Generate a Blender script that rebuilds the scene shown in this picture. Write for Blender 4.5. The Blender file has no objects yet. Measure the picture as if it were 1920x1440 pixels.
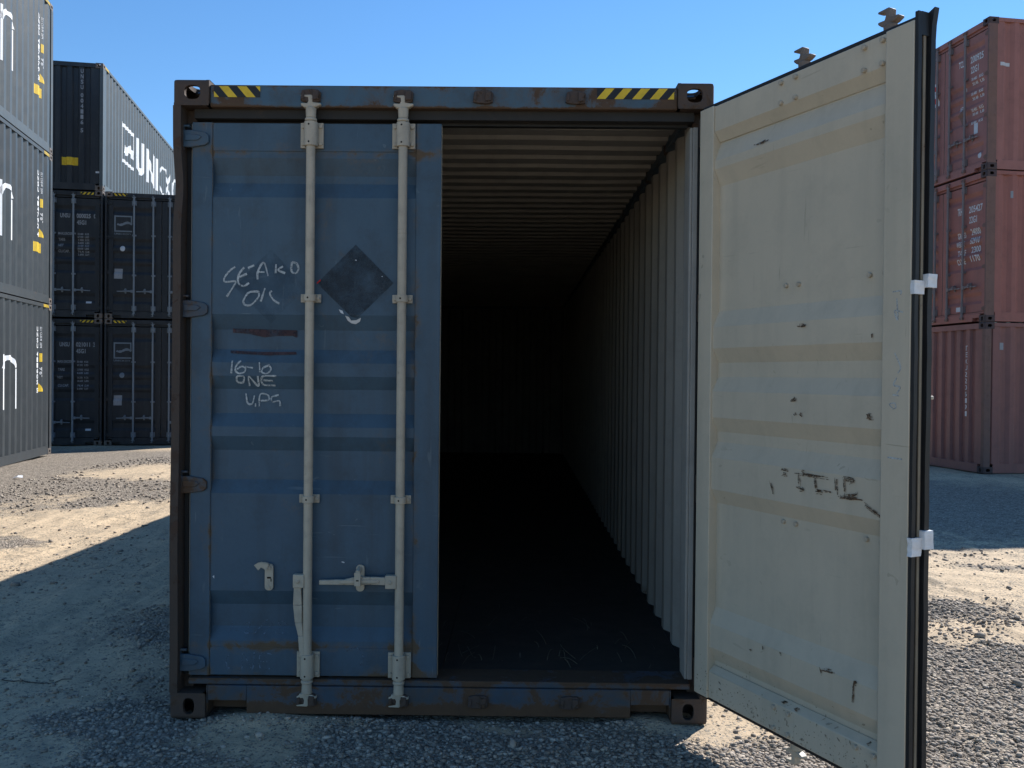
import bpy, bmesh, math, random
import numpy as np
from mathutils import Vector, Matrix

# ------------------------------------------------------------------ camera, sky, sun, exposure
scene = bpy.context.scene
col = scene.collection
PI = math.pi
R = math.radians

cam_d = bpy.data.cameras.new('camera')
cam = bpy.data.objects.new('camera', cam_d)
col.objects.link(cam)
cam_d.sensor_fit = 'HORIZONTAL'
cam_d.sensor_width = 36.0
cam_d.lens = 1644.0 / 1920.0 * 36.0
cam_d.clip_start = 0.05
cam_d.clip_end = 2000.0
yaw, pitch, roll = -0.00722, -0.00861, 0.00940
fw = Vector((math.sin(yaw)*math.cos(pitch), math.cos(yaw)*math.cos(pitch), math.sin(pitch)))
rt = Vector((math.cos(yaw), -math.sin(yaw), 0))
up = rt.cross(fw)
rt2 = rt*math.cos(roll) + up*math.sin(roll)
up2 = up*math.cos(roll) - rt*math.sin(roll)
m = Matrix((rt2, up2, -fw)).transposed().to_4x4()
m.translation = Vector((0.3507, -3.9524, 1.5682))
cam.matrix_world = m
scene.camera = cam

SUN = Vector((0.80, 0.927, 1.0)).normalized()          # towards the sun
elev = math.asin(SUN.z)
azim = math.atan2(SUN.x, SUN.y)
world = bpy.data.worlds.new('World')
scene.world = world
world.use_nodes = True
wn = world.node_tree.nodes
bg = wn['Background']
sky = wn.new('ShaderNodeTexSky')
sky.sky_type = 'NISHITA'
sky.sun_disc = False
sky.sun_elevation = elev
sky.sun_rotation = azim
sky.altitude = 0
sky.air_density = 1.0
sky.dust_density = 0.0
sky.ozone_density = 3.7
hsv = wn.new('ShaderNodeHueSaturation')                 # the clear, deep blue of the photograph's sky
hsv.inputs['Hue'].default_value = 0.5
hsv.inputs['Saturation'].default_value = 1.18
world.node_tree.links.new(sky.outputs[0], hsv.inputs['Color'])
world.node_tree.links.new(hsv.outputs[0], bg.inputs[0])
bg.inputs[1].default_value = 0.098

sun_d = bpy.data.lights.new('sun', 'SUN')
sun_d.energy = 4.2
sun_d.angle = R(0.53)
sun_d.color = (1.0, 0.97, 0.93)
sun = bpy.data.objects.new('sun', sun_d)
col.objects.link(sun)
sun.rotation_euler = SUN.to_track_quat('Z', 'Y').to_euler()
sun.location = (20, 24, 26)

vs = scene.view_settings
vs.view_transform = 'Standard'
vs.look = 'None'
vs.exposure = 0.85
vs.gamma = 1.0
vs.use_curve_mapping = False
scene.cycles.use_denoising = True
scene.cycles.max_bounces = 8
scene.cycles.diffuse_bounces = 5
scene.cycles.caustics_reflective = False
scene.cycles.caustics_refractive = False

rng = random.Random(7)
nrs = np.random.RandomState(11)

# ------------------------------------------------------------------ numeric noise
def _hash(ix, iy, seed):
    h = (ix.astype(np.int64)*374761393 + iy.astype(np.int64)*668265263 + seed*1442695041) & 0xFFFFFFFF
    h = ((h ^ (h >> 13)) * 1274126177) & 0xFFFFFFFF
    return ((h ^ (h >> 16)) & 0xFFFF) / 65535.0

def vnoise(x, y, seed=0):
    x = np.asarray(x, float); y = np.asarray(y, float)
    ix = np.floor(x); iy = np.floor(y)
    fx = x-ix; fy = y-iy
    fx = fx*fx*(3-2*fx); fy = fy*fy*(3-2*fy)
    a = _hash(ix, iy, seed); b = _hash(ix+1, iy, seed)
    c = _hash(ix, iy+1, seed); d = _hash(ix+1, iy+1, seed)
    return (a*(1-fx)+b*fx)*(1-fy) + (c*(1-fx)+d*fx)*fy

def fbm(x, y, seed=0, octv=4):
    s = 0; a = .5; t = 0
    for k in range(octv):
        s = s + a*vnoise(x*2**k, y*2**k, seed+k*17); t += a; a *= .5
    return s/t

def sstep(a, b, x):
    t = np.clip((x-a)/(b-a), 0, 1)
    return t*t*(3-2*t)

# ------------------------------------------------------------------ materials
def nn(nt, t, **k):
    n = nt.nodes.new(t)
    for a, v in k.items():
        setattr(n, a, v)
    return n

def math_node(nt, op, a, b=None, clamp=False):
    n = nn(nt, 'ShaderNodeMath', operation=op, use_clamp=clamp)
    for i, v in enumerate((a, b)):
        if v is None: continue
        if isinstance(v, (int, float)): n.inputs[i].default_value = v
        else: nt.links.new(v, n.inputs[i])
    return n.outputs[0]

def mixc(nt, fac, a, b, mode='MIX'):
    n = nn(nt, 'ShaderNodeMix', data_type='RGBA', blend_type=mode)
    for i, v in ((0, fac), (6, a), (7, b)):
        if isinstance(v, (int, float)): n.inputs[i].default_value = v
        elif isinstance(v, tuple): n.inputs[i].default_value = (*v, 1.0)
        else: nt.links.new(v, n.inputs[i])
    return n.outputs[2]

def noise(nt, vec, scale, detail=6, rough=.6, dist=0.0):
    n = nn(nt, 'ShaderNodeTexNoise')
    n.inputs['Scale'].default_value = scale
    n.inputs['Detail'].default_value = detail
    n.inputs['Roughness'].default_value = rough
    n.inputs['Distortion'].default_value = dist
    if vec is not None: nt.links.new(vec, n.inputs['Vector'])
    return n.outputs[0]

def ramp(nt, fac, lo, hi):
    n = nn(nt, 'ShaderNodeMapRange', clamp=True)
    n.inputs['From Min'].default_value = lo
    n.inputs['From Max'].default_value = hi
    nt.links.new(fac, n.inputs['Value'])
    return n.outputs[0]

def mapping(nt, vec, loc=(0, 0, 0), scale=(1, 1, 1)):
    n = nn(nt, 'ShaderNodeMapping')
    n.inputs['Location'].default_value = loc
    n.inputs['Scale'].default_value = scale
    nt.links.new(vec, n.inputs['Vector'])
    return n.outputs[0]

def worn(name, c1, c2=None, rust=0.0, rustc=(.060, .036, .024), rustc2=(.105, .062, .034), rough=.55, seed=0.0,
         bands=(), dirt=.25, dirtc=(.05, .045, .04), bump=.15, scale=1.0, streak=.25, spec=.35, fine=.15, scratch=0.0, scratchc=(.3, .3, .28), fade=0.0, fadec=(.2, .22, .23)):
    """Painted or bare steel: faded base, streaks, chipped rust; bands = (axis, position, width, amount)."""
    mt = bpy.data.materials.new(name)
    mt.use_nodes = True
    nt = mt.node_tree
    b = nt.nodes['Principled BSDF']
    tc = nn(nt, 'ShaderNodeTexCoord').outputs['Object']
    v = mapping(nt, tc, (seed*3.1, seed*1.7, seed*2.3))
    if c2 is None: c2 = tuple(x*.8 for x in c1)
    n1 = noise(nt, v, 1.7*scale, 6, .6, .3)
    c = mixc(nt, ramp(nt, n1, .3, .7), c1, c2)
    st = noise(nt, mapping(nt, v, (0, 0, 0), (9*scale, 9*scale, .5)), 1.0, 5, .6)
    c = mixc(nt, math_node(nt, 'MULTIPLY', ramp(nt, st, .48, .8), streak), c, dirtc)
    n3 = noise(nt, v, 5*scale, 9, .72)
    c = mixc(nt, math_node(nt, 'MULTIPLY', ramp(nt, n3, .5, .72), dirt), c, dirtc)
    if fade:
        fz = math_node(nt, 'MULTIPLY', ramp(nt, noise(nt, mapping(nt, v, (5, 2, 7), (1.6, 1.6, .9)), 1.6, 9, .68, .8), .46, .74), fade)
        c = mixc(nt, fz, c, fadec)
    if scratch:
        for k, (sx_, sy_) in enumerate(((3.0, 46), (38, 4.0), (15, 17))):
            sn = noise(nt, mapping(nt, v, (k*3.7, k*1.3, k*2.1), (sx_, sx_, sy_)), 1.0, 2, .5, .9)
            area = ramp(nt, noise(nt, mapping(nt, v, (k*9.1, 3, k*4)), 2.4, 4, .6), .50, .64)
            c = mixc(nt, math_node(nt, 'MULTIPLY', math_node(nt, 'MULTIPLY', ramp(nt, sn, .70, .725), area), scratch), c, scratchc)
    nf = noise(nt, v, 60, 4, .7)
    c = mixc(nt, fine, c, mixc(nt, nf, tuple(x*.5 for x in c1), tuple(min(1, x*1.4) for x in c1)))
    n2 = noise(nt, v, 4.2*scale, 12, .74, .4)
    val = n2
    if bands:
        sep = nn(nt, 'ShaderNodeSeparateXYZ')
        nt.links.new(tc, sep.inputs[0])
        for ax, pos, wid, amt in bands:
            d = math_node(nt, 'ABSOLUTE', math_node(nt, 'SUBTRACT', sep.outputs[ax], pos))
            e = math_node(nt, 'MULTIPLY', math_node(nt, 'SUBTRACT', 1.0, math_node(nt, 'DIVIDE', d, wid), clamp=True), amt)
            val = math_node(nt, 'ADD', val, e)
    th = .80 - rust*.5
    mask = ramp(nt, val, th, th+.05)
    halo = ramp(nt, val, th-.09, th+.03)
    c = mixc(nt, math_node(nt, 'MULTIPLY', halo, .45), c, rustc2)
    c = mixc(nt, mask, c, mixc(nt, noise(nt, v, 24, 6, .7), rustc, rustc2))
    nt.links.new(c, b.inputs['Base Color'])
    rr = math_node(nt, 'ADD', rough, math_node(nt, 'MULTIPLY', mask, .3), clamp=True)
    rr = math_node(nt, 'ADD', rr, math_node(nt, 'MULTIPLY', math_node(nt, 'SUBTRACT', n3, .5), .3), clamp=True)
    nt.links.new(rr, b.inputs['Roughness'])
    b.inputs['Specular IOR Level'].default_value = spec
    bp = nn(nt, 'ShaderNodeBump')
    bp.inputs['Strength'].default_value = bump
    bp.inputs['Distance'].default_value = .01
    hsum = math_node(nt, 'ADD', math_node(nt, 'MULTIPLY', n2, .6), math_node(nt, 'MULTIPLY', mask, .35))
    hsum = math_node(nt, 'ADD', hsum, math_node(nt, 'MULTIPLY', nf, .12))
    nt.links.new(hsum, bp.inputs['Height'])
    nt.links.new(bp.outputs[0], b.inputs['Normal'])
    return mt

def plain(name, c, rough=.6, var=.25, scale=20, spec=.3, worn_alpha=None):
    """Flat print / chalk / rubber; worn_alpha = (scale, lo, hi) breaks it up like worn paint or chalk."""
    mt = bpy.data.materials.new(name)
    mt.use_nodes = True
    nt = mt.node_tree
    b = nt.nodes['Principled BSDF']
    tc = nn(nt, 'ShaderNodeTexCoord').outputs['Object']
    n1 = noise(nt, tc, scale, 6, .65)
    c2 = tuple(x*(1-var) for x in c)
    nt.links.new(mixc(nt, ramp(nt, n1, .35, .65), c, c2), b.inputs['Base Color'])
    b.inputs['Roughness'].default_value = rough
    b.inputs['Specular IOR Level'].default_value = spec
    if worn_alpha:
        n2 = noise(nt, tc, worn_alpha[0], 6, .7)
        nt.links.new(ramp(nt, n2, worn_alpha[1], worn_alpha[2]), b.inputs['Alpha'])
    return mt

BLUE, BLUE2 = (.053, .096, .136), (.042, .078, .114)
CREAM, CREAM2 = (.555, .475, .355), (.50, .435, .330)
M = {}
M['blue'] = worn('blue_paint', BLUE, BLUE2, rust=.25, dirt=.60, streak=.7, seed=1, dirtc=(.036, .040, .042), fade=.35, fadec=(.085, .125, .155), scratch=.55, scratchc=(.16, .20, .22), bump=.25,
                 rustc=(.075, .052, .034), rustc2=(.135, .095, .058),
                 bands=[(2, .32, .05, .20), (2, .17, .08, .18), (2, 2.58, .05, .17), (0, -.12, .04, .17), (0, -1.055, .014, .13), (0, -.60, .05, .05), (0, -.18, .06, .06)])
M['blue_header'] = worn('blue_header_paint', (.050, .102, .148), (.062, .092, .110), rust=.48, dirt=.6, seed=2, scale=1.6,
                        bands=[(2, 2.765, .025, .30), (2, 2.885, .02, .2), (0, .19, .07, .12), (0, .62, .08, .14), (0, 1.02, .12, .14), (0, -1.0, .14, .12)])
M['blue_sill'] = worn('blue_sill_paint', (.035, .07, .11), (.05, .055, .055), rust=.55, dirt=.7, seed=3, scale=1.4,
                      bands=[(2, .02, .07, .28), (2, .19, .03, .16), (0, .19, .1, .14), (0, .60, .1, .14)])
M['rust_casting'] = worn('rusty_casting', (.076, .050, .038), (.058, .042, .034), rust=.45, seed=4, scale=3, dirt=.4, bump=.5, rough=.75)
M['rust_post'] = worn('rusty_post', (.070, .048, .036), (.052, .040, .032), rust=.50, seed=5, scale=2.2, dirt=.4, bump=.5, rough=.75,
                      rustc=(.058, .036, .027), rustc2=(.085, .052, .035))
M['dark_gap'] = worn('dark_recess_steel', (.022, .022, .022), (.03, .026, .022), rust=.3, seed=6, rough=.8)
M['cream'] = worn('cream_paint', CREAM, CREAM2, rust=.09, seed=8, dirt=.22, streak=.30, rough=.5, dirtc=(.24, .22, .17), fade=.30, fadec=(.36, .34, .27), scratch=.5, scratchc=(.22, .19, .14), rustc2=(.20, .14, .09),
                  bands=[(2, .20, .13, .10)], fine=.06, bump=.08)
M['cream_wall'] = worn('grey_cream_wall', (.36, .34, .30), (.29, .275, .25), rust=.10, seed=9, dirt=.3, streak=.3, rough=.6,
                       dirtc=(.10, .095, .085), fine=.1, bands=[(2, .2, .3, .1)])
M['inside_end'] = worn('shade_toned_end_wall', (.15, .15, .145), (.11, .11, .11), rust=.15, seed=24, dirt=.4, streak=.4, rough=.7)  # shade of the deep interior put into the colour, darker than the side walls
M['hardware'] = worn('cream_hardware', (.46, .395, .30), (.385, .335, .26), rust=.16, seed=10, scale=3, dirt=.5, scratch=.5, scratchc=(.15, .12, .09), rough=.5, dirtc=(.13, .12, .10))
M['hole'] = plain('dark_hole', (.01, .01, .01), .9, 0)
M['rubber'] = plain('black_rubber', (.016, .016, .017), .55, .4, 9, .4)
M['rubber_grey'] = plain('worn_rubber_lip', (.12, .115, .10), .7, .5, 14)
M['brown_strip'] = worn('brown_retainer_strip', (.17, .13, .09), (.25, .22, .16), rust=.3, seed=12, scale=3)
M['tape'] = plain('white_tape', (.72, .72, .72), .45, .15, 40)
M['yellow'] = plain('yellow_print', (.72, .48, .03), .5, .2, 25)
M['black_print'] = plain('black_print', (.02, .02, .022), .5, .3, 25)
M['chalk'] = plain('white_chalk', (.50, .53, .53), .9, .3, 30, .1, worn_alpha=(110, .30, .52))
M['chalk_faint'] = plain('faint_chalk', (.16, .22, .29), .9, .2, 60, .1, worn_alpha=(60, .42, .60))
M['red_mark'] = plain('red_mark', (.6, .03, .03), .7, .2, 40)
M['scrape'] = plain('brown_scrape', (.15, .092, .055), .9, .5, 50, .1, worn_alpha=(75, .38, .60))
M['placard'] = plain('placard_glue', (.042, .052, .062), .8, .35, 7, .2, worn_alpha=(11, .24, .80))
M['ghost'] = plain('placard_ghost', (.036, .070, .110), .7, .2, 7, .2, worn_alpha=(8, .40, 1.1))  # faded diamond mark left where a placard came off
M['residue'] = plain('red_brown_residue', (.085, .055, .058), .85, .4, 14, .1, worn_alpha=(16, .25, .55))
M['mud'] = plain('dried_mud', (.19, .16, .12), .9, .3, 40, .1, worn_alpha=(60, .38, .70))
M['cam_tan'] = worn('tan_rusty_cam', (.20, .155, .125), (.15, .12, .10), rust=.3, seed=17, scale=4, rough=.7)
M['white_print'] = plain('white_print', (.78, .79, .80), .5, .08, 20)
M['white_thin'] = plain('worn_white_print', (.62, .63, .64), .5, .15, 20)
M['grey_print'] = plain('grey_print', (.30, .31, .33), .5, .2, 20)
M['paper'] = plain('pale_sticker', (.55, .57, .60), .5, .2, 8)

# floor of the open container
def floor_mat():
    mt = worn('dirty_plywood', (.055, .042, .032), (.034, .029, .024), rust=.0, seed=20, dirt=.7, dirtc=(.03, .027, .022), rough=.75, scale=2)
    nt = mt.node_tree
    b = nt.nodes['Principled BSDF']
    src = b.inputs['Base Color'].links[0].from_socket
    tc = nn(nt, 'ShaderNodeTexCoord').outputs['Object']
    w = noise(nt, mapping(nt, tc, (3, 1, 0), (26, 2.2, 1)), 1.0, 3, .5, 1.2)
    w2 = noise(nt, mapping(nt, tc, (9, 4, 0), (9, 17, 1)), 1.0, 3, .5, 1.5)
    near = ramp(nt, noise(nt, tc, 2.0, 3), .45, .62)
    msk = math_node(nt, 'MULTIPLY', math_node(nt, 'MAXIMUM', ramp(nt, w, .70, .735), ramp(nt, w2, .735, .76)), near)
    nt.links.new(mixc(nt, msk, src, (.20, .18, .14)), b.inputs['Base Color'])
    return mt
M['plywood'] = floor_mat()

# ------------------------------------------------------------------ mesh builder
class MB:
    def __init__(s):
        s.v = []; s.f = []; s.m = []
    def add(s, vs_, fs, mi=0):
        o = len(s.v)
        s.v += [tuple(p) for p in vs_]
        for f in fs:
            s.f.append(tuple(i+o for i in f)); s.m.append(mi)
        return s
    def quad(s, a, b, c, d, mi=0):
        return s.add([a, b, c, d], [(0, 1, 2, 3)], mi)
    def box(s, x0, x1, y0, y1, z0, z1, mi=0):
        p = [(x, y, z) for z in (z0, z1) for y in (y0, y1) for x in (x0, x1)]
        return s.add(p, [(0, 2, 3, 1), (4, 5, 7, 6), (0, 1, 5, 4), (2, 6, 7, 3), (0, 4, 6, 2), (1, 3, 7, 5)], mi)
    def prism(s, poly, axis, lo, hi, mi=0, n=1, warp=None):
        k = len(poly)
        pts = []
        for j in range(n+1):
            t = lo+(hi-lo)*j/n
            for a, b in poly:
                p = (a, b, t) if axis == 'z' else ((t, a, b) if axis == 'x' else (a, t, b))
                pts.append(warp(*p) if warp else p)
        fs = [tuple(range(k))[::-1], tuple(range(n*k, n*k+k))]
        for j in range(n):
            for i in range(k):
                a = j*k+i; b = j*k+(i+1) % k
                fs.append((a, b, b+k, a+k))
        return s.add(pts, fs, mi)
    def cyl(s, p0, p1, r0, r1=None, n=14, mi=0):
        p0 = Vector(p0); p1 = Vector(p1); r1 = r0 if r1 is None else r1
        d = (p1-p0).normalized()
        a = d.orthogonal().normalized(); b = d.cross(a)
        pts = [tuple(p+(a*math.cos(2*PI*i/n)+b*math.sin(2*PI*i/n))*r) for p, r in ((p0, r0), (p1, r1)) for i in range(n)]
        fs = [tuple(range(n))[::-1], tuple(range(n, 2*n))]+[(i, (i+1) % n, n+(i+1) % n, n+i) for i in range(n)]
        return s.add(pts, fs, mi)
    def build(s, name, mats, parent=None, xf=None, bevel=0, smooth=True, fix=True):
        vv = [xf(*p) for p in s.v] if xf else s.v
        me = bpy.data.meshes.new(name)
        me.from_pydata(vv, [], s.f)
        if not isinstance(mats, (list, tuple)): mats = [mats]
        for mt in mats: me.materials.append(M[mt] if isinstance(mt, str) else mt)
        me.polygons.foreach_set('material_index', s.m)
        if fix:
            bm = bmesh.new(); bm.from_mesh(me)
            bmesh.ops.recalc_face_normals(bm, faces=bm.faces)
            bm.to_mesh(me); bm.free()
        if smooth:
            me.shade_smooth(); me.set_sharp_from_angle(angle=R(32))
        me.update()
        o = bpy.data.objects.new(name, me)
        col.objects.link(o)
        if parent: o.parent = parent
        if bevel:
            md = o.modifiers.new('bevel', 'BEVEL'); md.width = bevel; md.segments = 2; md.limit_method = 'ANGLE'; md.angle_limit = R(40)
            md.harden_normals = False
        return o

def empty(name, loc, rz, label=None, cat=None, group=None):
    o = bpy.data.objects.new(name, None)
    o.empty_display_size = .3
    col.objects.link(o)
    o.location = loc; o.rotation_euler = (0, 0, rz)
    tag(o, label, cat, group)
    return o

def tag(o, label=None, cat=None, group=None, kind=None):
    if label: o['label'] = label
    if cat: o['category'] = cat
    if group: o['group'] = group
    if kind: o['kind'] = kind
    return o

# ------------------------------------------------------------------ flat print mapped on corrugated sheets
def cut_map(v2, faces, cuts, axis, fmap, name, mat, parent, layered=False):
    """2-D print -> mesh, cut at the folds of the sheet and laid on it."""
    bm = bmesh.new()
    vv = [bm.verts.new((p[0], p[1], p[2] if len(p) > 2 else 0)) for p in v2]
    for f in faces:
        try: bm.faces.new([vv[i] for i in f])
        except ValueError: pass
    lo = min(p[axis] for p in v2); hi = max(p[axis] for p in v2)
    for c in cuts:
        if lo < c < hi:
            co = [0, 0, 0]; co[axis] = c
            no = [0, 0, 0]; no[axis] = 1
            bmesh.ops.bisect_plane(bm, geom=bm.verts[:]+bm.edges[:]+bm.faces[:], plane_co=co, plane_no=no)
    for v in bm.verts:
        v.co = fmap(v.co.x, v.co.y, v.co.z) if layered else fmap(v.co.x, v.co.y)
    me = bpy.data.meshes.new(name)
    bm.to_mesh(me); bm.free()
    me.materials.append(M[mat])
    o = bpy.data.objects.new(name, me)
    col.objects.link(o); o.parent = parent
    return o

_tc = {}
def text2d(body, bold=0.0):
    key = (body, bold)
    if key not in _tc:
        cu = bpy.data.curves.new('tmp_text', 'FONT')
        cu.body = body; cu.size = 1; cu.offset = bold; cu.resolution_u = 3; cu.fill_mode = 'FRONT'
        ob = bpy.data.objects.new('tmp_text', cu)
        me = bpy.data.meshes.new_from_object(ob)
        v = [(p.co.x, p.co.y) for p in me.vertices]
        f = [tuple(p.vertices) for p in me.polygons]
        bpy.data.meshes.remove(me); bpy.data.objects.remove(ob); bpy.data.curves.remove(cu)
        _tc[key] = (v, f)
    return _tc[key]

def text_box(body, s0, s1, t0, t1, bold=0.0, rot=False):
    """Text fitted into a rectangle; rot stacks it as a quarter-turned line running down."""
    v, f = text2d(body, bold)
    xs = [p[0] for p in v]; ys = [p[1] for p in v]
    x0, x1, y0, y1 = min(xs), max(xs), min(ys), max(ys)
    out = []
    for a, b in v:
        p = (a-x0)/(x1-x0); q = (b-y0)/(y1-y0)
        if rot: out.append((s0+(s1-s0)*q, t1+(t0-t1)*p))
        else: out.append((s0+(s1-s0)*p, t0+(t1-t0)*q))
    return out, f

def join2d(parts, step=0.0):
    v = []; f = []
    for k, (a, b) in enumerate(parts):
        o = len(v); v += [(p[0], p[1], k*step) for p in a]; f += [tuple(i+o for i in q) for q in b]
    return v, f

def rect2d(s0, s1, t0, t1):
    return [(s0, t0), (s1, t0), (s1, t1), (s0, t1)], [(0, 1, 2, 3)]

def poly2d(pts):
    return list(pts), [tuple(range(len(pts)))]

def ribbon2d(line, w, step=.012):
    """Hand-drawn stroke as a thin ribbon of quads."""
    P = [Vector((a, b)) for a, b in line]
    pts = [P[0]]
    for a, b in zip(P, P[1:]):
        n = max(1, int((b-a).length/step))
        for i in range(1, n+1): pts.append(a.lerp(b, i/n))
    v = []; f = []
    for i, p in enumerate(pts):
        d = (pts[min(i+1, len(pts)-1)]-pts[max(i-1, 0)])
        d = d.normalized() if d.length > 1e-9 else Vector((1, 0))
        nrm = Vector((-d.y, d.x))
        ww = w*(.62+.70*float(vnoise(p.x*38+p.y*11, p.y*38, 13))+.2*rng.random())*.5
        v += [tuple(p+nrm*ww), tuple(p-nrm*ww)]
        if i: f.append((2*i-2, 2*i-1, 2*i+1, 2*i))
    return v, f

def smooth_line(pts, n=6):
    """Catmull-Rom through the points."""
    P = [Vector(p) for p in pts]
    if len(P) < 3: return pts
    out = []
    Q = [P[0]*2-P[1]]+P+[P[-1]*2-P[-2]]
    for i in range(1, len(Q)-2):
        for k in range(n):
            t = k/n
            a, b, c, d = Q[i-1], Q[i], Q[i+1], Q[i+2]
            out.append(tuple(.5*((2*b)+(c-a)*t+(2*a-5*b+4*c-d)*t*t+(3*b-a-3*c+d)*t**3)))
    out.append(tuple(P[-1]))
    return out

def clip_poly(poly, x0, x1, y0, y1):
    def cl(ps, inside, inter):
        out = []
        for i, p in enumerate(ps):
            q = ps[i-1]
            if inside(p):
                if not inside(q): out.append(inter(q, p))
                out.append(p)
            elif inside(q): out.append(inter(q, p))
        return out
    def ix(c, ax):
        def g(a, b):
            t = (c-a[ax])/(b[ax]-a[ax])
            return tuple(a[k]+(b[k]-a[k])*t for k in (0, 1))
        return g
    for ax, c, s in ((0, x0, 1), (0, x1, -1), (1, y0, 1), (1, y1, -1)):
        if not poly: break
        poly = cl(poly, lambda p, ax=ax, c=c, s=s: (p[ax]-c)*s >= -1e-9, ix(c, ax))
    return poly

def hazard(x0, x1, z0, z1, y, lean, parent, period=.075, phase=0, xf=None):
    """Black-and-yellow striped label as abutting quads."""
    mb = MB()
    h = z1-z0
    k = int((x1-x0+2*h)/(period/2))+4
    for i in range(-2, k):
        a = x0-h+i*period/2+phase
        b = a+period/2
        sh = h*.85*lean
        p = clip_poly([(a, z0), (b, z0), (b+sh, z1), (a+sh, z1)], x0, x1, z0, z1)
        if len(p) > 2:
            mb.add([(q[0], y, q[1]) for q in p], [tuple(range(len(p)))], i % 2)
    return mb.build('hazard_label', ['yellow', 'black_print'], parent, xf=xf, smooth=False, fix=False)

# ------------------------------------------------------------------ corrugation profiles
def corr_points(a, b, pitch=.278, fo=.072, sl=.068, fi=.070, depth=.036):
    """(s, inward offset) list along a corrugated wall, starting and ending on an outer flat."""
    n = int((b-a-fo)/pitch)
    lead = (b-a-fo-n*pitch)/2
    pts = [(a, depth), (a+.022, depth), (a+.040, 0.0)] if lead+fo > .05 else [(a, 0.0)]
    s = a+lead
    for i in range(n):
        s0 = s+i*pitch
        pts += [(s0+fo, 0.0), (s0+fo+sl, depth), (s0+fo+sl+fi, depth), (s0+pitch, 0.0)]
    pts += [(b-.040, 0.0), (b-.022, depth), (b, depth)] if lead+fo > .05 else [(b, 0.0)]
    return pts

def pl(pts, s):
    if s <= pts[0][0]: return pts[0][1]
    for (a, p), (b, q) in zip(pts, pts[1:]):
        if s <= b:
            return p+(q-p)*(s-a)/(b-a) if b > a else q
    return pts[-1][1]

def sheet(pts, z0, z1, place, mats, name, parent, nz=1, wob=0.0, thick=.003, seed=0):
    """Folded steel sheet with an outer and an inner skin; place(s, inward, z)->xyz."""
    mb = MB()
    n = len(pts)
    for skin in (0, 1):
        vs_ = []
        for j in range(nz+1):
            z = z0+(z1-z0)*j/nz
            for s, d in pts:
                w = wob*(float(fbm(s*1.3+seed, z*1.3+seed*.7, 5, 3))-.5)*2 if wob else 0
                vs_.append(place(s, d+skin*thick+w, z))
        fs = []
        for j in range(nz):
            for i in range(n-1):
                q = (j*n+i, j*n+i+1, j*n+n+i+1, j*n+n+i)
                fs.append(q)
        mb.add(vs_, fs, skin)
    return mb.build(name, mats, parent, smooth=False, fix=False)

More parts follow.
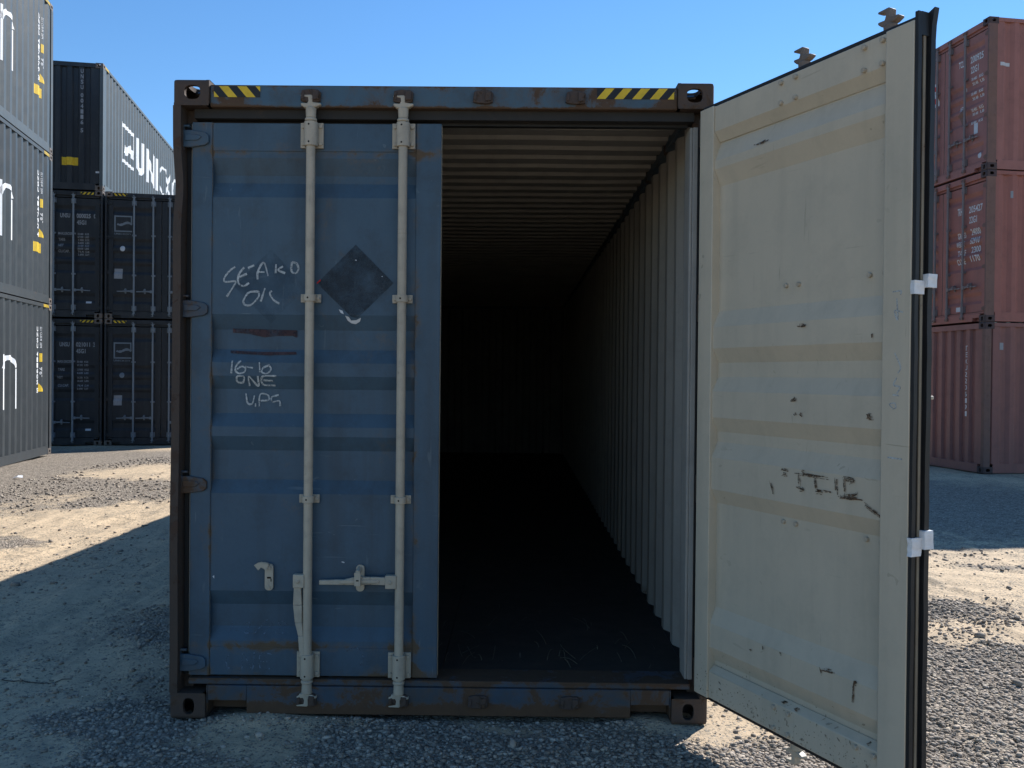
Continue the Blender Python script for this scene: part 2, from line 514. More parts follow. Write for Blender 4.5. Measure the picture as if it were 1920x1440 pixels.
# ------------------------------------------------------------------ corner casting with oval holes
def casting(root, sx, sy, sz, H, L, mat, name='corner_casting'):
    """ISO corner block: hollow, an oval hole in the end, the side and the top or bottom face."""
    X, Y, Z = .162, .178, .118
    th = .022
    mb = MB()
    x_out = 1.219*sx
    x_in = x_out-sx*X
    y_out = 0.0 if sy < 0 else L
    y_in = y_out+(Y if sy < 0 else -Y)
    z_out = 0.0 if sz < 0 else H
    z_in = z_out+(Z if sz < 0 else -Z)
    def rnd(p, r=.014):
        """round the three outer edges of the block"""
        q = list(p)
        for k, w in ((0, x_out), (1, y_out), (2, z_out)):
            inn = {0: x_out-sx*r, 1: y_out+(r if sy < 0 else -r), 2: z_out+(r if sz < 0 else -r)}[k]
            lo_, hi_ = min(w, inn), max(w, inn)
            if lo_-1e-6 <= p[k] <= hi_+1e-6: q[k] = inn
        d = Vector(p)-Vector(q)
        if d.length < 1e-6: return p
        return tuple(Vector(q)+d.normalized()*r)
    FR = [0, .06, .13, .30, .5, .70, .87, .94]
    def ring(fn, w, h, a, b, cx, cy):
        """rectangle w x h with an oval a x b (half sizes) about (cx, cy); fn(p, q, depth)"""
        N = 32
        outer = []
        for i in range(N):
            k = i//8; f = FR[i % 8]
            outer.append([(w*f, 0), (w, h*f), (w*(1-f), h), (0, h*(1-f))][k])
        inn = []; mid = []
        for p, q in outer:
            an = math.atan2((q-h/2)/h, (p-w/2)/w)
            ca, sa = math.cos(an), math.sin(an)
            e = 2.6
            rr = 1/((abs(ca)**e+abs(sa)**e)**(1/e))
            inn.append((cx+a*ca*rr, cy+b*sa*rr))
            mid.append((min(max(p, .0145), w-.0145), min(max(q, .0145), h-.0145)))
        vs_ = [rnd(fn(*p, 0)) for p in outer]+[fn(*p, 0) for p in mid]+[fn(*p, 0) for p in inn]+[fn(*p, th) for p in inn]
        fs = []
        for i in range(N):
            j = (i+1) % N
            for k in range(3): fs.append((k*N+i, k*N+j, k*N+N+j, k*N+N+i))
        mb.add(vs_, fs, 0)
    dy = 1 if sy < 0 else -1
    dz = 1 if sz < 0 else -1
    # end face (the hole sits a little towards the inside)
    ring(lambda p, q, d: (x_out-sx*p, y_out+dy*d, z_out+dz*q), X, Z, .036 if sz > 0 else .026, .032 if sz > 0 else .037, X*.54, Z*.50)
    # side face
    ring(lambda p, q, d: (x_out-sx*d, y_out+dy*p, z_out+dz*q), Y, Z, .040, .026, Y*.5, Z*.52)
    # top or bottom face
    ring(lambda p, q, d: (x_out-sx*p, y_out+dy*q, z_out+dz*d), X, Y, .032, .062, X*.5, Y*.5)
    # the three plain inner faces
    e_ = .003
    yo = y_out+dy*e_; zo = z_out+dz*e_; xo = x_out-sx*e_
    mb.box(min(x_in, x_in+sx*.012), max(x_in, x_in+sx*.012), min(yo, y_in), max(yo, y_in), min(zo, z_in), max(zo, z_in), 0)
    mb.box(min(x_in, xo), max(x_in, xo), min(y_in, y_in-dy*.012), max(y_in, y_in-dy*.012), min(zo, z_in), max(zo, z_in), 0)
    mb.box(min(x_in, xo), max(x_in, xo), min(yo, y_in), max(yo, y_in), min(z_in, z_in-dz*.012), max(z_in, z_in-dz*.012), 0)
    o = mb.build(name, mat, root, fix=False, smooth=False)
    bm = bmesh.new(); bm.from_mesh(o.data)
    bmesh.ops.remove_doubles(bm, verts=bm.verts, dist=5e-5)
    bmesh.ops.dissolve_degenerate(bm, edges=bm.edges, dist=2e-5)
    bmesh.ops.recalc_face_normals(bm, faces=bm.faces)
    bm.to_mesh(o.data); bm.free()
    o.data.shade_smooth(); o.data.set_sharp_from_angle(angle=R(50))
    return o

# ------------------------------------------------------------------ door leaf
LEAF_W = 1.137
LEAF_T = .05
Z0, ZH = .185, 2.715          # leaf bottom and top on the 2.896 m box
_bands = [(2.555, 2.48, 2.445, 2.375), (1.841, 1.772, 1.682, 1.621), (1.56, 1.499, 1.388, 1.327),
          (1.283, 1.217, 1.082, 1.021), (.575, .506, .405, .345)]
RECESS = .036

def leaf_profile(H):
    k = (H-.181-Z0)/(ZH-Z0)
    zz = lambda z: Z0+(z-Z0)*k
    pts = [(zz(.30), .006)]
    for a, b, c, d in _bands[::-1]:
        pts += [(zz(d), .006), (zz(c), RECESS), (zz(b), RECESS), (zz(a), .006)]
    pts.append((zz(2.60), .006))
    return pts, zz

def make_leaf(root, xf, H, mo, mi, hw, gasket=False, handles=('flat', 'flat'), wob=0.0, low=False, seed=0, hinge_mat=None, hz=0.0):
    pts, zz = leaf_profile(H)
    z0, z1 = Z0, zz(ZH)
    W, T = LEAF_W, LEAF_T
    # frame: two stiles and two rails
    mb = MB()
    def fbox(u0, u1, a, b, d0=0.0, d1=T):
        # outer skin in the outside colour, inner skin in the inside colour
        ds = d0+.006
        mb.box(u0, u1, d0, ds, a, b, 0)
        mb.box(u0, u1, ds+.0004, d1, a, b, 1)
    fbox(0, .092, z0, z1)
    fbox(1.022, W, z0, z1)
    ua, ub = .0925, 1.0215
    mb.box(ua, ub, .003, .0085, z0+.002, zz(.316), 0)
    mb.box(ua, ub, .003, .0085, zz(2.585), z1-.002, 0)
    mb.prism([(.0090, z0+.002), (T-.008, z0+.002), (T-.008, zz(.300)), (.0130, zz(.326)), (.0090, zz(.316))], 'x', ua, ub, 1)
    mb.prism([(.0090, z1-.002), (.0090, zz(2.585)), (.0130, zz(2.560)), (T-.008, zz(2.605)), (T-.008, z1-.002)], 'x', ua, ub, 1)
    leaf = mb.build('door_leaf', [mo, mi], root, xf=xf, bevel=.003 if not low else 0)
    def place(s, d, z): return xf(s, d, z)
    # corrugated panel (folds run across the leaf)
    mp = MB()
    nu = 10 if wob else 1
    zs = []
    for (a, p), (b, q) in zip(pts, pts[1:]):
        n = 3 if wob and b-a > .15 else 1
        for i in range(n): zs.append((a+(b-a)*i/n, p+(q-p)*i/n))
    zs.append(pts[-1])
    for skin in (0, 1):
        vv = []
        for z, d in zs:
            for i in range(nu+1):
                u = .0915+(1.0225-.0915)*i/nu
                w = wob*(float(fbm(u*2.2+seed, z*2.2, 9, 3))-.5)*2 if 0 < i < nu else 0
                vv.append((u, d+skin*.003+w, z))
        fs = [(j*(nu+1)+i, j*(nu+1)+i+1, (j+1)*(nu+1)+i+1, (j+1)*(nu+1)+i) for j in range(len(zs)-1) for i in range(nu)]
        mp.add(vv, fs, skin)
    for a, b, c, d_ in _bands:                      # painted returns at both ends of every fold
        for ue in (.0924, 1.0216):
            mp.add([(ue, .0062, zz(a)), (ue, RECESS, zz(b)), (ue, RECESS, zz(c)), (ue, .0062, zz(d_))], [(0, 1, 2, 3)], 0)
    mp.build('door_panel', [mo, mi], leaf, xf=xf, smooth=False, fix=False)
    # hinges
    for hzv in (.249, 1.064, 1.866, 2.640):
        z = zz(hzv)
        mh = MB()
        mh.prism([(-.070, z-.042), (-.070, z+.036), (.0, z+.036), (.062, z+.026), (.078, z+.012), (.078, z-.020), (.062, z-.032), (.0, z-.042)], 'y', -.013, .0005)
        mh.prism([(-.030, z-.014), (-.030, z+.018), (.030, z+.014), (.048, z+.004), (.03, z-.012)], 'y', -.018, -.0125)
        mh.cyl((-.052, -.004, z-.062), (-.052, -.004, z+.060), .017, n=12)
        mh.box(-.066, -.01, -.012, .004, z+.050, z+.060)
        mh.build('hinge', hinge_mat or mo, leaf, xf=xf, bevel=0 if low else .005)
    # lock rods with cams, guides and handles
    for ri, u in enumerate((.549, .966)):
        d = -.034
        mr = MB()
        mr.cyl((u, d, z0-.025), (u, d, z1+.02), .0205, n=16)
        mr.build('lock_rod', hw, leaf, xf=xf)
        for top in (1, -1):
            zb = z1-.004 if top > 0 else z0-.003
            mc = MB()
            mc.cyl((u, d, zb), (u, d, zb+top*.014), .027, n=14)
            mc.cyl((u, d, zb+top*.014), (u, d, zb+top*.062), .022, .0245, n=14)
            P = [(-.026, .058), (-.044, .072), (-.043, .080), (-.014, .079), (-.010, .090), (-.012, .104), (-.044, .108), (-.044, .116),
                 (.004, .118), (.012, .112), (.010, .084), (.046, .080), (.048, .072), (.026, .062)]
            P = [(u+a, zb+top*b) for a, b in P]
            if top < 0: P = P[::-1]
            mc.prism(P, 'y', d-.016, d+.016)
            mc.build('locking_cam', hw, leaf, xf=xf, bevel=0 if low else .004)
        # guides: tall bearing at both ends, two narrow straps between
        guides = [(z1-.118, z1-.004, 1), (zz(1.915)-.019, zz(1.915)+.019, 0), (zz(1.003)-.019, zz(1.003)+.019, 0), (z0+.002, z0+.118, 1)]
        for a, b, tall in guides:
            mg = MB()
            w = .052 if tall else .046
            mg.box(u-w, u+w, -.012, .0, a, b, 0)
            rr = .030 if tall else .027
            n = 12
            poly = [(u-rr, -.011)]+[(u+rr*math.cos(PI-PI*i/n), d-.001-(rr*.88)*math.sin(PI*i/n)) for i in range(n+1)]+[(u+rr, -.011)]
            mg.prism(poly, 'z', a+.003, b-.003, 0)
            zsb = (a+.018, b-.018) if tall else ((a+b)/2,)
            for zb in zsb:
                for su in (-1, 1):
                    ub = u+su*(w-.012)
                    mg.cyl((ub, -.020, zb), (ub, -.011, zb), .009, n=8)
                    mg.cyl((ub, T*.1+.003, zb), (ub, T*.1+.016 if not tall else T+.006, zb), .0095, n=8)
                mg.cyl((u-.004, d-.001-rr*.88-.0015, zb), (u-.004, d, zb), .0045, n=8, mi=1)
            mg.build('rod_guide', [hw, 'hole'], leaf, xf=xf, bevel=0 if low else .003)
        # handle
        hz_ = .634+(hz if ri else 0)
        mh = MB()
        mh.box(u-.062, u-.012, d-.022, d+.016, hz_-.030, hz_+.030)
        mh.cyl((u-.040, d-.028, hz_), (u-.040, d-.02, hz_), .009, n=10)
        if handles[ri] == 'down':
            cl = [(u-.043, hz_-.024), (u-.042, hz_-.11), (u-.037, hz_-.19), (u-.026, hz_-.25), (u-.022, hz_-.345)]
            wd = [.016, .020, .016, .012, .010]
            for (p, q, a, b) in zip(cl, cl[1:], wd, wd[1:]):
                mh.prism([(p[0]-a, p[1]), (p[0]+a, p[1]), (q[0]+b, q[1]), (q[0]-b, q[1])][::-1], 'y', d-.016, d+.002)
        else:
            cl = [(u-.055, hz_+.002), (u-.13, hz_+.004), (u-.20, hz_+.002), (u-.25, hz_-.004), (u-.362, hz_-.006)]
            wd = [.018, .017, .018, .012, .010]
            for (p, q, a, b) in zip(cl, cl[1:], wd, wd[1:]):
                mh.prism([(p[0], p[1]-a), (p[0], p[1]+a), (q[0], q[1]+b), (q[0], q[1]-b)], 'y', d-.014, d+.004)
            mh.prism([(u-.09, hz_-.006), (u-.09, hz_+.010), (u-.27, hz_+.008), (u-.27, hz_-.010)], 'y', d-.020, d-.012)
        mh.build('lock_handle', hw, leaf, xf=xf, bevel=0 if low else .003)
        # handle retainer
        ur = u-.182
        mc = MB()
        zr = hz_+.008
        seg = [(ur+.019*math.cos(PI+PI*i/8), zr-.045+.016*math.sin(PI+PI*i/8)) for i in range(9)]
        seg += [(ur+.019*math.cos(PI*i/8), zr+.045+.016*math.sin(PI*i/8)) for i in range(9)]
        mc.prism(seg, 'y', -.014, .0)
        if handles[ri] == 'down':
            arm = smooth_line([(ur-.002, zr+.048), (ur-.018, zr+.056), (ur-.038, zr+.058), (ur-.054, zr+.046)], 4)
            v, f = ribbon2d(arm, .026, .01)
            mc.add([(a, -.014-.001*0, b) for a, b in v]+[(a, -.030, b) for a, b in v], f+[tuple(i+len(v) for i in q) for q in f], 0)
            mc.cyl((ur, -.022, zr+.044), (ur, -.012, zr+.044), .010, n=10)
            mc.cyl((ur, -.020, zr-.046), (ur, -.012, zr-.046), .008, n=10)
            mc.box(ur-.008, ur+.010, -.0155, -.0135, zr-.006, zr+.002, 1)
            mc.box(ur+.008, ur+.0125, -.0155, -.0135, zr-.020, zr-.0065, 1)
        else:
            mc.box(ur-.017, ur+.011, d-.034, d-.022, zr-.024, zr+.036, 0)
            mc.cyl((ur-.003, d-.028, zr+.036), (ur-.003, -.012, zr+.046), .011, n=10)
            mc.box(ur-.009, ur+.003, d-.0355, d-.0335, zr-.002, zr+.004, 1)
        mc.build('handle_retainer', [hw, 'hole'], leaf, xf=xf, bevel=0 if low else .002)
    if gasket:
        # free edge and top/bottom edges: inner lip, groove with a retaining strip, outer fin
        mg = MB()
        ga, gb = z0-.020, z1+.026
        def lip(z):                                    # wavy, nibbled rubber edge
            return .004*(float(vnoise(z*14, 3.3, 3))-.5)
        def fin(u0, u1, d0, d1, n=60, amp=1.0, flare=0.0):
            poly = [(u0, d0), (u1, d0), (u1, d1), (u0, d1)]
            def wp(u, d_, z):
                k = 1 if abs(u-u1) < 1e-6 else 0
                fl = flare*max(0.0, (z-(gb-.10))/.10)**2
                return (u+k*(lip(z)*amp+fl), d_, z+(fl*1.1 if k else 0))
            mg.prism(poly, 'z', ga, gb, 0, n, wp)
        fin(W+.0005, W+.014, .030, .046)
        fin(W+.0005, W+.006, -.006, .0295, amp=.2)
        fin(W+.0005, W+.020, -.028, -.0065, flare=.013)
        mg.prism([(W+.0062, -.0064), (W+.0135, -.0064), (W+.0135, .0298), (W+.0062, .0298)], 'z', gb-.075, gb+.001)
        mg.build('door_gasket', 'rubber', leaf, xf=xf, smooth=False)
        ms = MB()
        ms.box(W+.0065, W+.0105, .006, .017, z0+.03, z1-.02)
        ms.build('gasket_strip', 'brown_strip', leaf, xf=xf)
        mt = MB()
        mt.box(0, W+.012, .004, .034, z1+.0005, z1+.016)
        mt.box(0, W+.012, .004, .034, z0-.014, z0-.0005)
        mt.box(-.012, -.0005, .010, .040, z0, z1)
        mt.build('edge_gasket', 'rubber', leaf, xf=xf, bevel=.003)
    return leaf, pts, zz

# ------------------------------------------------------------------ container
def container(name, label, group, loc, rz, L, H, P, end='doors', detail=False, dent=False):
    """P = materials: paint, post, casting, header, sill, inside, hardware."""
    root = empty(name, loc, rz, label, 'shipping container', group)
    W = 1.219
    for sx in (-1, 1):
        for sy in (-1, 1):
            for sz in (-1, 1):
                casting(root, sx, sy, sz, H, L, P['casting'])
    # corner posts at the y = 0 end
    for sx in (-1, 1):
        mb = MB()
        if end == 'doors':
            poly = [(-W, .001), (-W+.036, .001), (-W+.036, .088), (-W+.078, .088), (-W+.078, .16), (-W, .16)]
        else:
            poly = [(-W, .001), (-W+.075, .001), (-W+.075, .04), (-W+.04, .12), (-W, .12)]
        poly = [(a*-sx, b) for a, b in poly]
        if sx > 0: poly = [(-a, b) for a, b in [(p[0]*-1, p[1]) for p in poly]]
        def wp(x, y, z, sx=sx):
            if dent and sx < 0 and y < .1:
                k = 1 if y < .05 else .5
                x += k*(.007*math.exp(-((z-2.42)/.13)**2)+.004*math.exp(-((z-1.9)/.5)**2)-.004*math.exp(-((z-.8)/.3)**2))
                x += k*.004*(float(fbm(z*5, 1.7, 4, 3))-.5)
                y += .012*math.exp(-((z-2.42)/.12)**2)*(1 if y < .05 else 0)
            return (x, y, z)
        mb.prism(poly, 'z', .1185, H-.1185, 0, 60 if dent else 2, wp)
        mb.build('corner_post', P['post'], root)
        # far end post
        mb = MB()
        mb.box(*sorted((sx*W, sx*(W-.06))), L-.12, L-.001, .1185, H-.1185)
        mb.build('corner_post', P['post'], root)
    # rails along the sides
    for sx in (-1, 1):
        mb = MB()
        mb.box(*sorted((sx*(W-.003), sx*(W-.065))), .1785, L-.1785, H-.078, H-.010)
        mb.build('top_side_rail', P['rail'], root, bevel=.004)
        mb = MB()
        mb.box(*sorted((sx*(W-.004), sx*(W-.012))), .1785, L-.1785, .0125, .170)
        mb.box(*sorted((sx*(W-.0125), sx*(W-.05))), .1785, L-.1785, .0125, .020)
        mb.box(*sorted((sx*(W-.0125), sx*(W-.06))), .1785, L-.1785, .150, .168)
        mb.build('bottom_side_rail', P['rail'], root)
    # end rails
    hx = W-.1625
    if end == 'doors':
        mb = MB()
        mb.box(-hx, hx, .014, .10, H-.120, H-.020)
        hd = mb.build('header_rail', P['header'], root, bevel=.006)
        mb = MB()
        mb.box(-W+.08, W-.08, .050, .14, H-.162, H-.1205)
        mb.build('header_lip', 'dark_gap' if detail else P['header'], root)
        mb = MB()
        px = .872
        mb.box(-px, px, .014, .10, .0245, .150)
        for s in (-1, 1):
            mb.box(*sorted((s*(px+.0005), s*1.050)), .014, .10, .082, .150)
            mb.box(*sorted((s*(px+.0005), s*1.050)), .088, .10, .0245, .0815)
            mb.box(*sorted((s*1.0505, s*hx)), .014, .10, .0245, .150)
        mb.build('door_sill', P['sill'], root, bevel=.004 if detail else 0)
        mb = MB()
        mb.box(-W+.075, W-.075, .028, .20, .1505, .178)
        mb.build('threshold', P['sill'], root, bevel=.004 if detail else 0)
        # keepers that the cams lock into
        for s in (-1, 1):
            for xr in (.597, .180):
                for top in (1, 0):
                    x = s*xr
                    zc = H-.072 if top else .093
                    mk = MB()
                    mk.prism([(x-.046, zc-.022), (x-.040, zc+.024), (x-.012, zc+.030), (x+.034, zc+.028), (x+.046, zc+.016), (x+.044, zc-.024), (x+.018, zc-.030), (x-.026, zc-.028)], 'y', -.004, .0135)
                    mk.prism([(x+.010, zc-.022), (x+.012, zc+.022), (x+.038, zc+.020), (x+.038, zc-.018)], 'y', -.014, -.0035)
                    mk.prism([(x-.042, zc-.016), (x-.040, zc+.014), (x-.026, zc+.016), (x-.028, zc-.018)], 'y', -.010, -.0035)
                    mk.build('cam_keeper', P['keeper'] if 'keeper' in P else P['post'], root, bevel=.006 if detail else 0)
    else:
        mb = MB()
        mb.box(-hx, hx, .004, .08, H-.110, H-.016)
        mb.build('end_top_rail', P['rail'], root)
        mb = MB()
        mb.box(-hx, hx, .004, .08, .0125, .16)
        mb.build('end_bottom_rail', P['rail'], root)
    for z0, z1, nm in ((H-.10, H-.016, 'end_top_rail'), (.0125, .16, 'end_bottom_rail')):
        mb = MB()
        mb.box(-hx, hx, L-.08, L-.004, z0, z1)
        mb.build(nm, P['rail'], root)
    # side walls
    ya, yb = .118, L-.118
    cp = corr_points(ya, yb)
    for sx in (-1, 1):
        wob = .004 if detail else .0025
        sheet(cp, .1695, H-.0785, lambda s, d, z, sx=sx: (sx*(1.2085-d), s, z), [P['paint'], P['inside']],
              'side_panel', root, nz=6, wob=wob, seed=3+sx)
    # end walls
    ce = corr_points(-1.168, 1.168, pitch=.25, fo=.095, sl=.03, fi=.095, depth=.042)
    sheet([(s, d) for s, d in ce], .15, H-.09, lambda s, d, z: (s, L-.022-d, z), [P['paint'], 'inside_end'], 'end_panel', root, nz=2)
    if end != 'doors':
        sheet([(s, d) for s, d in ce], .161, H-.111, lambda s, d, z: (s, .024+d, z), [P['paint'], P['inside']], 'end_panel', root, nz=2)
    # roof
    cr = corr_points(.10, L-.06, pitch=.209, fo=.091, sl=.0135, fi=.091, depth=.020)
    mb = MB()
    nx = 10 if detail else 1
    for skin in (0, 1):
        vv = []
        for s, d in cr:
            for i in range(nx+1):
                x = -1.155+2.31*i/nx
                sag = (.016*(float(fbm(x*1.2, s*.9, 21, 3))-.6) if detail and 0 < i < nx else 0)
                vv.append((x, s, H-.014-d-skin*.003+sag))
        fs = [(j*(nx+1)+i, j*(nx+1)+i+1, (j+1)*(nx+1)+i+1, (j+1)*(nx+1)+i) for j in range(len(cr)-1) for i in range(nx)]
        mb.add(vv, fs, skin)
    mb.build('roof_panel', [P['paint'], P['inside']], root, smooth=False, fix=False)
    return root, cp, ce

def side_map(sx, cp):
    return lambda s, t: (sx*(1.2085-pl(cp, s)+.0045), s, t)

# ------------------------------------------------------------------ main blue container
H40 = 2.896
M['keeper_rust'] = worn('rusty_keeper', (.075, .052, .042), (.060, .048, .044), rust=.5, seed=23, scale=5, rough=.85, bump=.8)
PM = dict(keeper='keeper_rust', paint='blue', post='rust_post', casting='rust_casting', header='blue_header', sill='blue_sill',
          inside='cream_wall', hardware='hardware', rail='blue_header')
main, cpM, ceM = container('shipping_container', 'weathered blue high-cube container with its cream right door swung open', None,
                           (0, 0, 0), 0, 12.192, H40, PM, detail=True, dent=True)
# floor boards inside
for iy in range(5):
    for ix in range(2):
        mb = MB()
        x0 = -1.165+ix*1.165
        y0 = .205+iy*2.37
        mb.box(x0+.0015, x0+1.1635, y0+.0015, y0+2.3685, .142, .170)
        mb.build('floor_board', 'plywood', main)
for sx in (-1, 1):                                        # steel angle closing the floor against the side walls
    mb = MB()
    mb.box(*sorted((sx*1.1660, sx*1.2060)), .205, 12.05, .142, .1690)
    mb.build('floor_angle', 'dark_gap', main)
for iy in range(18):
    mb = MB()
    y0 = .35+iy*.66
    mb.box(-1.16, 1.16, y0, y0+.045, .03, .1415)
    mb.build('cross_member', 'blue_sill', main)
# inside faces of the front posts and the dark hinge recesses
for sx in (-1, 1):
    mb = MB()
    mb.box(*sorted((sx*1.128, sx*1.1405)), .084, .20, .1785, H40-.1785)
    mb.box(*sorted((sx*1.1408, sx*1.1640)), .080, .0876, .1785, H40-.1785)
    mb.box(*sorted((sx*1.1408, sx*1.168)), .1605, .20, .1785, H40-.1785)
    mb.build('post_liner', 'cream_wall', main, bevel=.003)
    mb = MB()
    mb.box(*sorted((sx*1.1642, sx*1.1828)), .076, .0876, .1785, H40-.1785)
    mb.build('post_seal', 'rubber', main)
mb = MB()
mb.box(-1.12, 1.12, .102, .138, H40-.174, H40-.1625)
mb.build('header_seal', 'rubber', main)

LX = -1.146
closed_l = lambda u, d, z: (LX+u, .045+d, z)
leaf_l, ptsM, zzM = make_leaf(main, closed_l, H40, 'blue', 'cream', 'hardware', handles=('down', 'flat'), wob=.003, seed=2, hinge_mat='rust_post')
for k, h in enumerate([o for o in leaf_l.children if o.name.startswith('hinge')]):
    h.data.materials[0] = M['blue_sill' if k in (1, 2) else 'blue']

U = Vector((math.sin(R(26.0)), -math.cos(R(26.0))))
NI = Vector((-math.cos(R(26.0)), -math.sin(R(26.0))))
HI = Vector((1.142, -.070))
O = HI-NI*LEAF_T
SU = .981
open_r = lambda u, d, z: (O.x+U.x*u*SU+NI.x*d, O.y+U.y*u*SU+NI.y*d, .180+(z-.185)*1.0138)
leaf_r, _, _ = make_leaf(main, open_r, H40, 'blue', 'cream', 'hardware', gasket=True, wob=.003, seed=5, hinge_mat='rust_post')

for o in leaf_r.children:
    if o.name.startswith('locking_cam') and max(v.co.z for v in o.data.vertices) > 2: o.data.materials[0] = M['cam_tan']
# tape round the gasket of the open leaf
for zt, hh in ((1.842, .044), (.995, .060)):
    for k, (d0, d1, u1, dzz) in enumerate(((.006, .052, .0185, -.010), (-.036, .0055, .031, .012))):
        n = 5
        mb = MB()
        poly = [(LEAF_W+.001, d0), (LEAF_W+u1, d0), (LEAF_W+u1, d1), (LEAF_W+.001, d1)]
        mb.prism(poly, 'z', zt+dzz, zt+dzz+hh, 0, n, lambda u, d, z: (u+.004*(float(vnoise(z*90, d*60, 8))-.5), d+.006*(float(vnoise(z*60, u*50, 5))-.5), z))
        mb.build('tape', 'tape', leaf_r, xf=open_r, smooth=False)
# dark lock box on the outer side of the open leaf
mb = MB()
mb.box(1.03, 1.12, -.075, -.001, 1.39, 1.49)
mb.build('lock_box', 'dark_gap', leaf_r, xf=open_r, bevel=.006)
mb = MB()
mb.box(1.025, 1.125, -.082, -.001, 1.4905, 1.503)
mb.build('lock_box_lid', 'hardware', leaf_r, xf=open_r, bevel=.003)

# ---- print, chalk and residue on the closed leaf (container x, z)
cutsM = [p[0] for p in ptsM]
def on_leaf(parts, name, mat, off=.0045):
    v, f = join2d(parts, 2.5e-5)
    return cut_map(v, f, cutsM, 1, lambda x, z, l: (x, .045+pl(ptsM, z)-off-l, z), name, mat, leaf_l, True)

def chalk(lines, w=.008):
    return [ribbon2d(smooth_line(l) if len(l) > 2 else l, w) for l in lines]

def pxz(px, py):
    """door-plane position of a stroke point measured on the photograph (metres)"""
    s = 1/413.0
    zc = 1.5682-(py-706-.0094*(px-972))*.00243*1.0
    return (.3507+(px-972+.0094*(py-706))*.002431, zc)

seako = [
    [(440, 500), (430, 507), (420, 520), (421, 528), (440, 527), (437, 536), (424, 556)],
    [(457, 501), (447, 514), (446, 530), (456, 536), (466, 530)],
    [(464, 502), (476, 497)], [(448, 519), (462, 513)],
    [(482, 524), (483, 508), (494, 492), (502, 517)], [(482, 509), (495, 510)],
    [(517, 495), (516, 512)], [(530, 499), (521, 506), (534, 512)],
    [(547, 491), (546, 508), (554, 512), (559, 504), (556, 494), (547, 491)],
    [(484, 546), (466, 548), (456, 562), (458, 571), (470, 571), (484, 556), (484, 546)],
    [(496, 540), (488, 565)], [(509, 545), (505, 550), (512, 562), (523, 569)],
]
on_leaf(chalk([[pxz(*p) for p in l] for l in seako], .0078), 'chalk_writing', 'chalk')
sixteen = [
    [(434, 676), (432, 700)], [(450, 676), (442, 685), (440, 694), (446, 700), (456, 698), (459, 691), (452, 687), (443, 692)],
    [(459, 687), (473, 690)], [(485, 679), (486, 698)], [(505, 684), (492, 690), (490, 698), (500, 700), (507, 692), (503, 684)],
    [(455, 705), (443, 706), (442, 716), (452, 717), (456, 709), (455, 705)],
    [(464, 724), (465, 706), (480, 724), (482, 705)], [(517, 705), (491, 706), (490, 721), (513, 723)], [(491, 713), (509, 714)],
    [(456, 738), (459, 756), (468, 757), (472, 742)], [(481, 763), (483, 740), (497, 741), (499, 750), (484, 752)],
    [(518, 741), (505, 745), (506, 754), (519, 752), (521, 762)], [(474, 757), (474, 763)],
]
on_leaf(chalk([[pxz(*p) for p in l] for l in sixteen], .0072), 'chalk_writing', 'chalk')
date = [[(430, 1172), (423, 1192)], [(436, 1188), (444, 1187)], [(453, 1176), (460, 1172), (462, 1180), (454, 1191), (466, 1191)],
        [(497, 1166), (470, 1194)], [(507, 1171), (490, 1194)],
        [(535, 1178), (524, 1170), (517, 1174), (529, 1186), (523, 1193), (513, 1190), (530, 1176), (535, 1178)],
        [(430, 1226), (421, 1240), (424, 1254), (433, 1258)], [(451, 1258), (453, 1228), (470, 1258), (474, 1226)],
        [(508, 1229), (486, 1230), (486, 1257), (508, 1256)], [(486, 1243), (503, 1243)],
        [(648, 1224), (664, 1216), (676, 1224), (680, 1240), (672, 1252)]]
for seg in (date[:6], date[6:10], date[10:]):
    on_leaf(chalk([[pxz(*p) for p in l] for l in seg], .0045), 'chalk_writing', 'chalk_faint')
# diamond placard left-overs
cx, cz, hd = -.397, 1.985, .178
on_leaf([poly2d([(cx, cz+hd), (cx-.172, cz+.004), (cx-.155, cz-.02), (cx-.02, cz-.150), (cx+.01, cz-.158), (cx+.174, cz+.004)])], 'placard_residue', 'placard', .0036)
gx_ = -.785
on_leaf([poly2d([(gx_, 2.14), (gx_-.165, 1.965), (gx_, 1.80), (gx_+.165, 1.965)])], 'placard_residue', 'ghost', .0030)
on_leaf([poly2d([(cx-.075, cz-.118), (cx-.058, cz-.124), (cx-.052, cz-.140), (cx-.066, cz-.134)]),
         poly2d([(cx-.046, cz-.146), (cx-.030, cz-.152), (cx-.020, cz-.168), (cx+.004, cz-.166), (cx+.026, cz-.155), (cx+.020, cz-.172), (cx+.0, cz-.184), (cx-.02, cz-.180), (cx-.036, cz-.168)]),
         poly2d([(cx-.004, cz+.106), (cx+.002, cz+.110), (cx+.006, cz+.104)]), poly2d([(cx+.118, cz+.034), (cx+.124, cz+.036), (cx+.124, cz+.031)]),
         poly2d([(cx-.645, cz-1.345), (cx-.637, cz-1.340), (cx-.637, cz-1.356)]), poly2d([(cx-.052, cz-1.27), (cx-.040, cz-1.273), (cx-.041, cz-1.278), (cx-.054, cz-1.274)])],
        'placard_remnant', 'white_thin')
on_leaf([poly2d([(cx-.176, cz+.004), (cx-.160, cz+.018), (cx-.158, cz+.012), (cx-.176, cz-.004)])], 'red_tick', 'red_mark')
on_leaf([poly2d([(-.966, 1.777), (-.668, 1.771), (-.668, 1.740), (-.674, 1.738), (-.690, 1.746), (-.76, 1.744), (-.82, 1.738), (-.90, 1.754), (-.966, 1.758)]),
         poly2d([(-.975, 1.676), (-.972, 1.663), (-.80, 1.655), (-.668, 1.660), (-.672, 1.672), (-.82, 1.670)])], 'label_residue', 'residue', .0036)
hazard(-1.037, -.828, 2.819, 2.868, .0115, -1, main, period=.083, phase=.030)
hazard(.693, 1.040, 2.822, 2.870, .0115, 1, main, period=.080, phase=.046)

